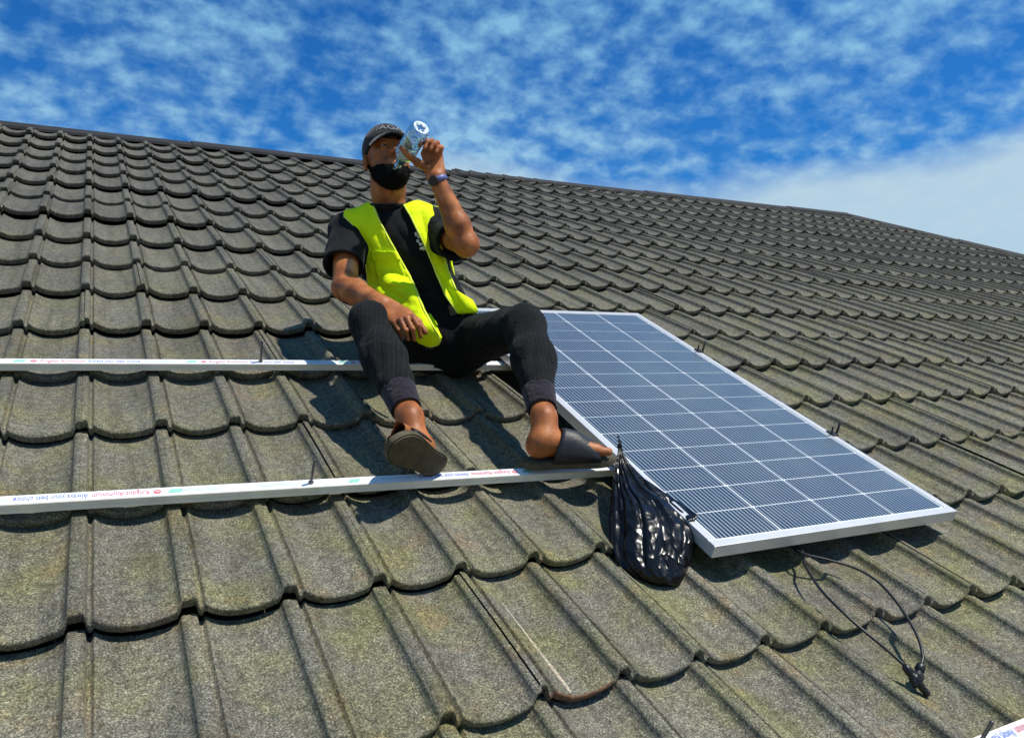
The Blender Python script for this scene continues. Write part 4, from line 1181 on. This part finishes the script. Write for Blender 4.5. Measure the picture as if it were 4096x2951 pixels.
M_BAG = bag_material()
BAG0 = rw(1.20, -1.60, 0.0); BAGM = Matrix.Translation(BAG0); BAGI = BAGM.inverted()
# silhouette rows: y, left x, right x, depth, half thickness
rows_b = [(988, 1369, 1376, 2.200, .004), (1004, 1367, 1382, 2.188, .008), (1024, 1363, 1394, 2.170, .014), (1050, 1359, 1420, 2.140, .026),
          (1080, 1355, 1452, 2.105, .042), (1105, 1352, 1502, 2.070, .056), (1130, 1350, 1534, 2.035, .064), (1160, 1348, 1550, 2.000, .068),
          (1190, 1347, 1555, 1.970, .068), (1215, 1350, 1548, 1.945, .064), (1238, 1358, 1536, 1.920, .058), (1258, 1374, 1526, 1.900, .050),
          (1276, 1400, 1518, 1.885, .040), (1290, 1432, 1510, 1.872, .026), (1297, 1462, 1500, 1.865, .010)]
ys = [r[0] for r in rows_b]; NJ, NK = 110, 120; V, F = [], []
for j in range(NJ):
    y = ys[0] + (ys[-1] - ys[0]) * j / (NJ - 1)
    xl, xr, zc, th_ = (np.interp(y, ys, [r[i] for r in rows_b]) for i in (1, 2, 3, 4))
    tt = j / (NJ - 1)
    for k in range(NK):
        a = 2 * math.pi * k / NK
        q = (mnoise.noise(Vector((math.cos(a) * 2.3, math.sin(a) * 2.3, tt * 2.2))))
        pleat = min(1.0, abs(2.6 * mnoise.noise(Vector((math.cos(a) * 2.6 + 7, math.sin(a) * 2.6, tt * 0.9 + 2))) + .5 * mnoise.noise(Vector((math.cos(a) * 6, math.sin(a) * 6, tt * 2.4)))))
        cr = mnoise.ridged_multi_fractal(Vector((math.cos(a) * 1.4 + 3, math.sin(a) * 1.4, tt * 4.2)), 1.0, 2.1, 4, 1.0, 2.0)
        am = 0.34 * (1 - tt) + 0.07
        s_ = 1 - am * (1 - pleat) + .060 * (cr - 1.0) * min(1, tt * 3)
        cxp, wx = (xl + xr) / 2, (xr - xl) / 2
        edge = 1 if abs(math.cos(a)) > .85 else s_
        x = cxp + wx * math.cos(a) * (0.55 * s_ + 0.45)
        V.append(BAGI @ cam_world(x, y + 5 * q * min(1, tt * 4), zc - th_ * math.sin(a) * s_ * 1.15))
for j in range(NJ - 1):
    for k in range(NK):
        a, b = j * NK + k, j * NK + (k + 1) % NK; F.append((a, b, b + NK, a + NK))
F.append(tuple(range(NK))[::-1]); F.append(tuple((NJ - 1) * NK + k for k in range(NK)))
bag = empty('plastic_bag', BAGM, label='crumpled shiny black plastic bag hung on the panel\'s left edge', category='bag')
obj('sack', mesh_from('sack', V, F, M_BAG), bag)
tw = [BAGI @ cam_world(x, y, z) for x, y, z in ((1372, 990, 2.200), (1373, 980, 2.205), (1371, 972, 2.207), (1368, 964, 2.210))]
obj('knot', MB().tube(tw, [.008, .0045, .0035, .0015], 8).mesh('knot', M_BAG, True), bag)
V, F = [], []
for j in range(14):                        # loose torn lip of the bag lying over the frame
    t = j / 13
    x0, y0 = lerp((1418, 1052), (1548, 1140), t); 
    for i in range(7):
        q = i / 6
        n_ = 9 * mnoise.noise(Vector((t * 5, q * 2, 1.7)))
        V.append(BAGI @ cam_world(x0 + 8 * q - 26 * q * t + n_, y0 + 16 * q + n_ * .6, np.interp(t, [0, 1], [2.118, 1.985]) - .030 * q - .012 * math.sin(7 * t)))
for j in range(13):
    for i in range(6):
        a = j * 7 + i; F.append((a, a + 1, a + 8, a + 7))
o = obj('loose_flap', mesh_from('loose_flap', V, F, M_BAG), bag); o.modifiers.new('s', 'SOLIDIFY').thickness = .0012

# ------------------------------------------------------------------ panel leads with their plugs
def spline(pts, n=14):
    P = [np.array(p, float) for p in pts]; P = [2 * P[0] - P[1]] + P + [2 * P[-1] - P[-2]]; out = []
    for i in range(1, len(P) - 2):
        for t in np.linspace(0, 1, n, endpoint=False):
            a, b, c, d = P[i - 1:i + 3]
            out.append(.5 * (2 * b + (c - a) * t + (2 * a - 5 * b + 4 * c - d) * t * t + (3 * b - a - 3 * c + d) * t ** 3))
    out.append(P[-2]); return out
def crop3(x, y): return (2696 + x / 1.62) / 4, (1950 + y / 1.62) / 4
def roof_at(x, y, h):
    d = CAM_R.T @ np.array(((x - 512) / FPX, (y - 368.5) / FPX, 1.0)); C_ = np.array(CAM_C)
    return C_ + d * ((h - C_[2]) / d[2])
def lead(pix, hs_, label, plug_len, plug_rad):
    P = [roof_at(*crop3(x, y), h) for (x, y), h in zip(pix, hs_)]
    start = np.array((P[0][0] - .10, P[0][1] + .28, .072)); S = spline([start, lerp(start, P[0], .6)] + P)
    e = empty('panel_cable', ROOF @ Matrix.Translation(P[0]), label=label, category='cable', group='cables from under the panel')
    o = P[0]; obj('wire', MB().tube([Vector(p - o) for p in S], .0034, 8).mesh('wire', M_CABLE, True), e)
    d = unit(S[-1] - S[-4]); d = unit(d - np.array((0, 0, .25))); a = S[-1] - o
    prof_ = [(0, .0045), (.004, .0075), (.018, .0085), (.020, .0065), (.024, .0065), (.026, .0095), (.044, .0095), (.047, .0070), (plug_len - .004, .0062), (plug_len, .004)]
    pl = obj('plug', MB().tube([Vector(a + d * z_) for z_, _ in prof_], [r * plug_rad for _, r in prof_], 12).mesh('plug', M_CABLE, True), e)
    obj('locking_ring', MB().tube([Vector(a + d * .030), Vector(a + d * .036)], [.0108 * plug_rad] * 2, 6).mesh('locking_ring', M_BLACKMETAL), pl)
lead([(815, 395), (850, 500), (945, 650), (1090, 800), (1250, 940), (1400, 1065), (1490, 1145)], [.050, .052, .066, .074, .066, .052, .044],
     'straighter inner black cable running down from under the panel', .072, 1.15)
lead([(740, 365), (840, 425), (1000, 465), (1180, 520), (1320, 605), (1440, 735), (1530, 870), (1590, 990), (1612, 1090), (1604, 1135)], [.050, .058, .066, .072, .074, .074, .070, .064, .056, .050],
     'outer black cable bowing to the right below the panel', .058, 1.25)
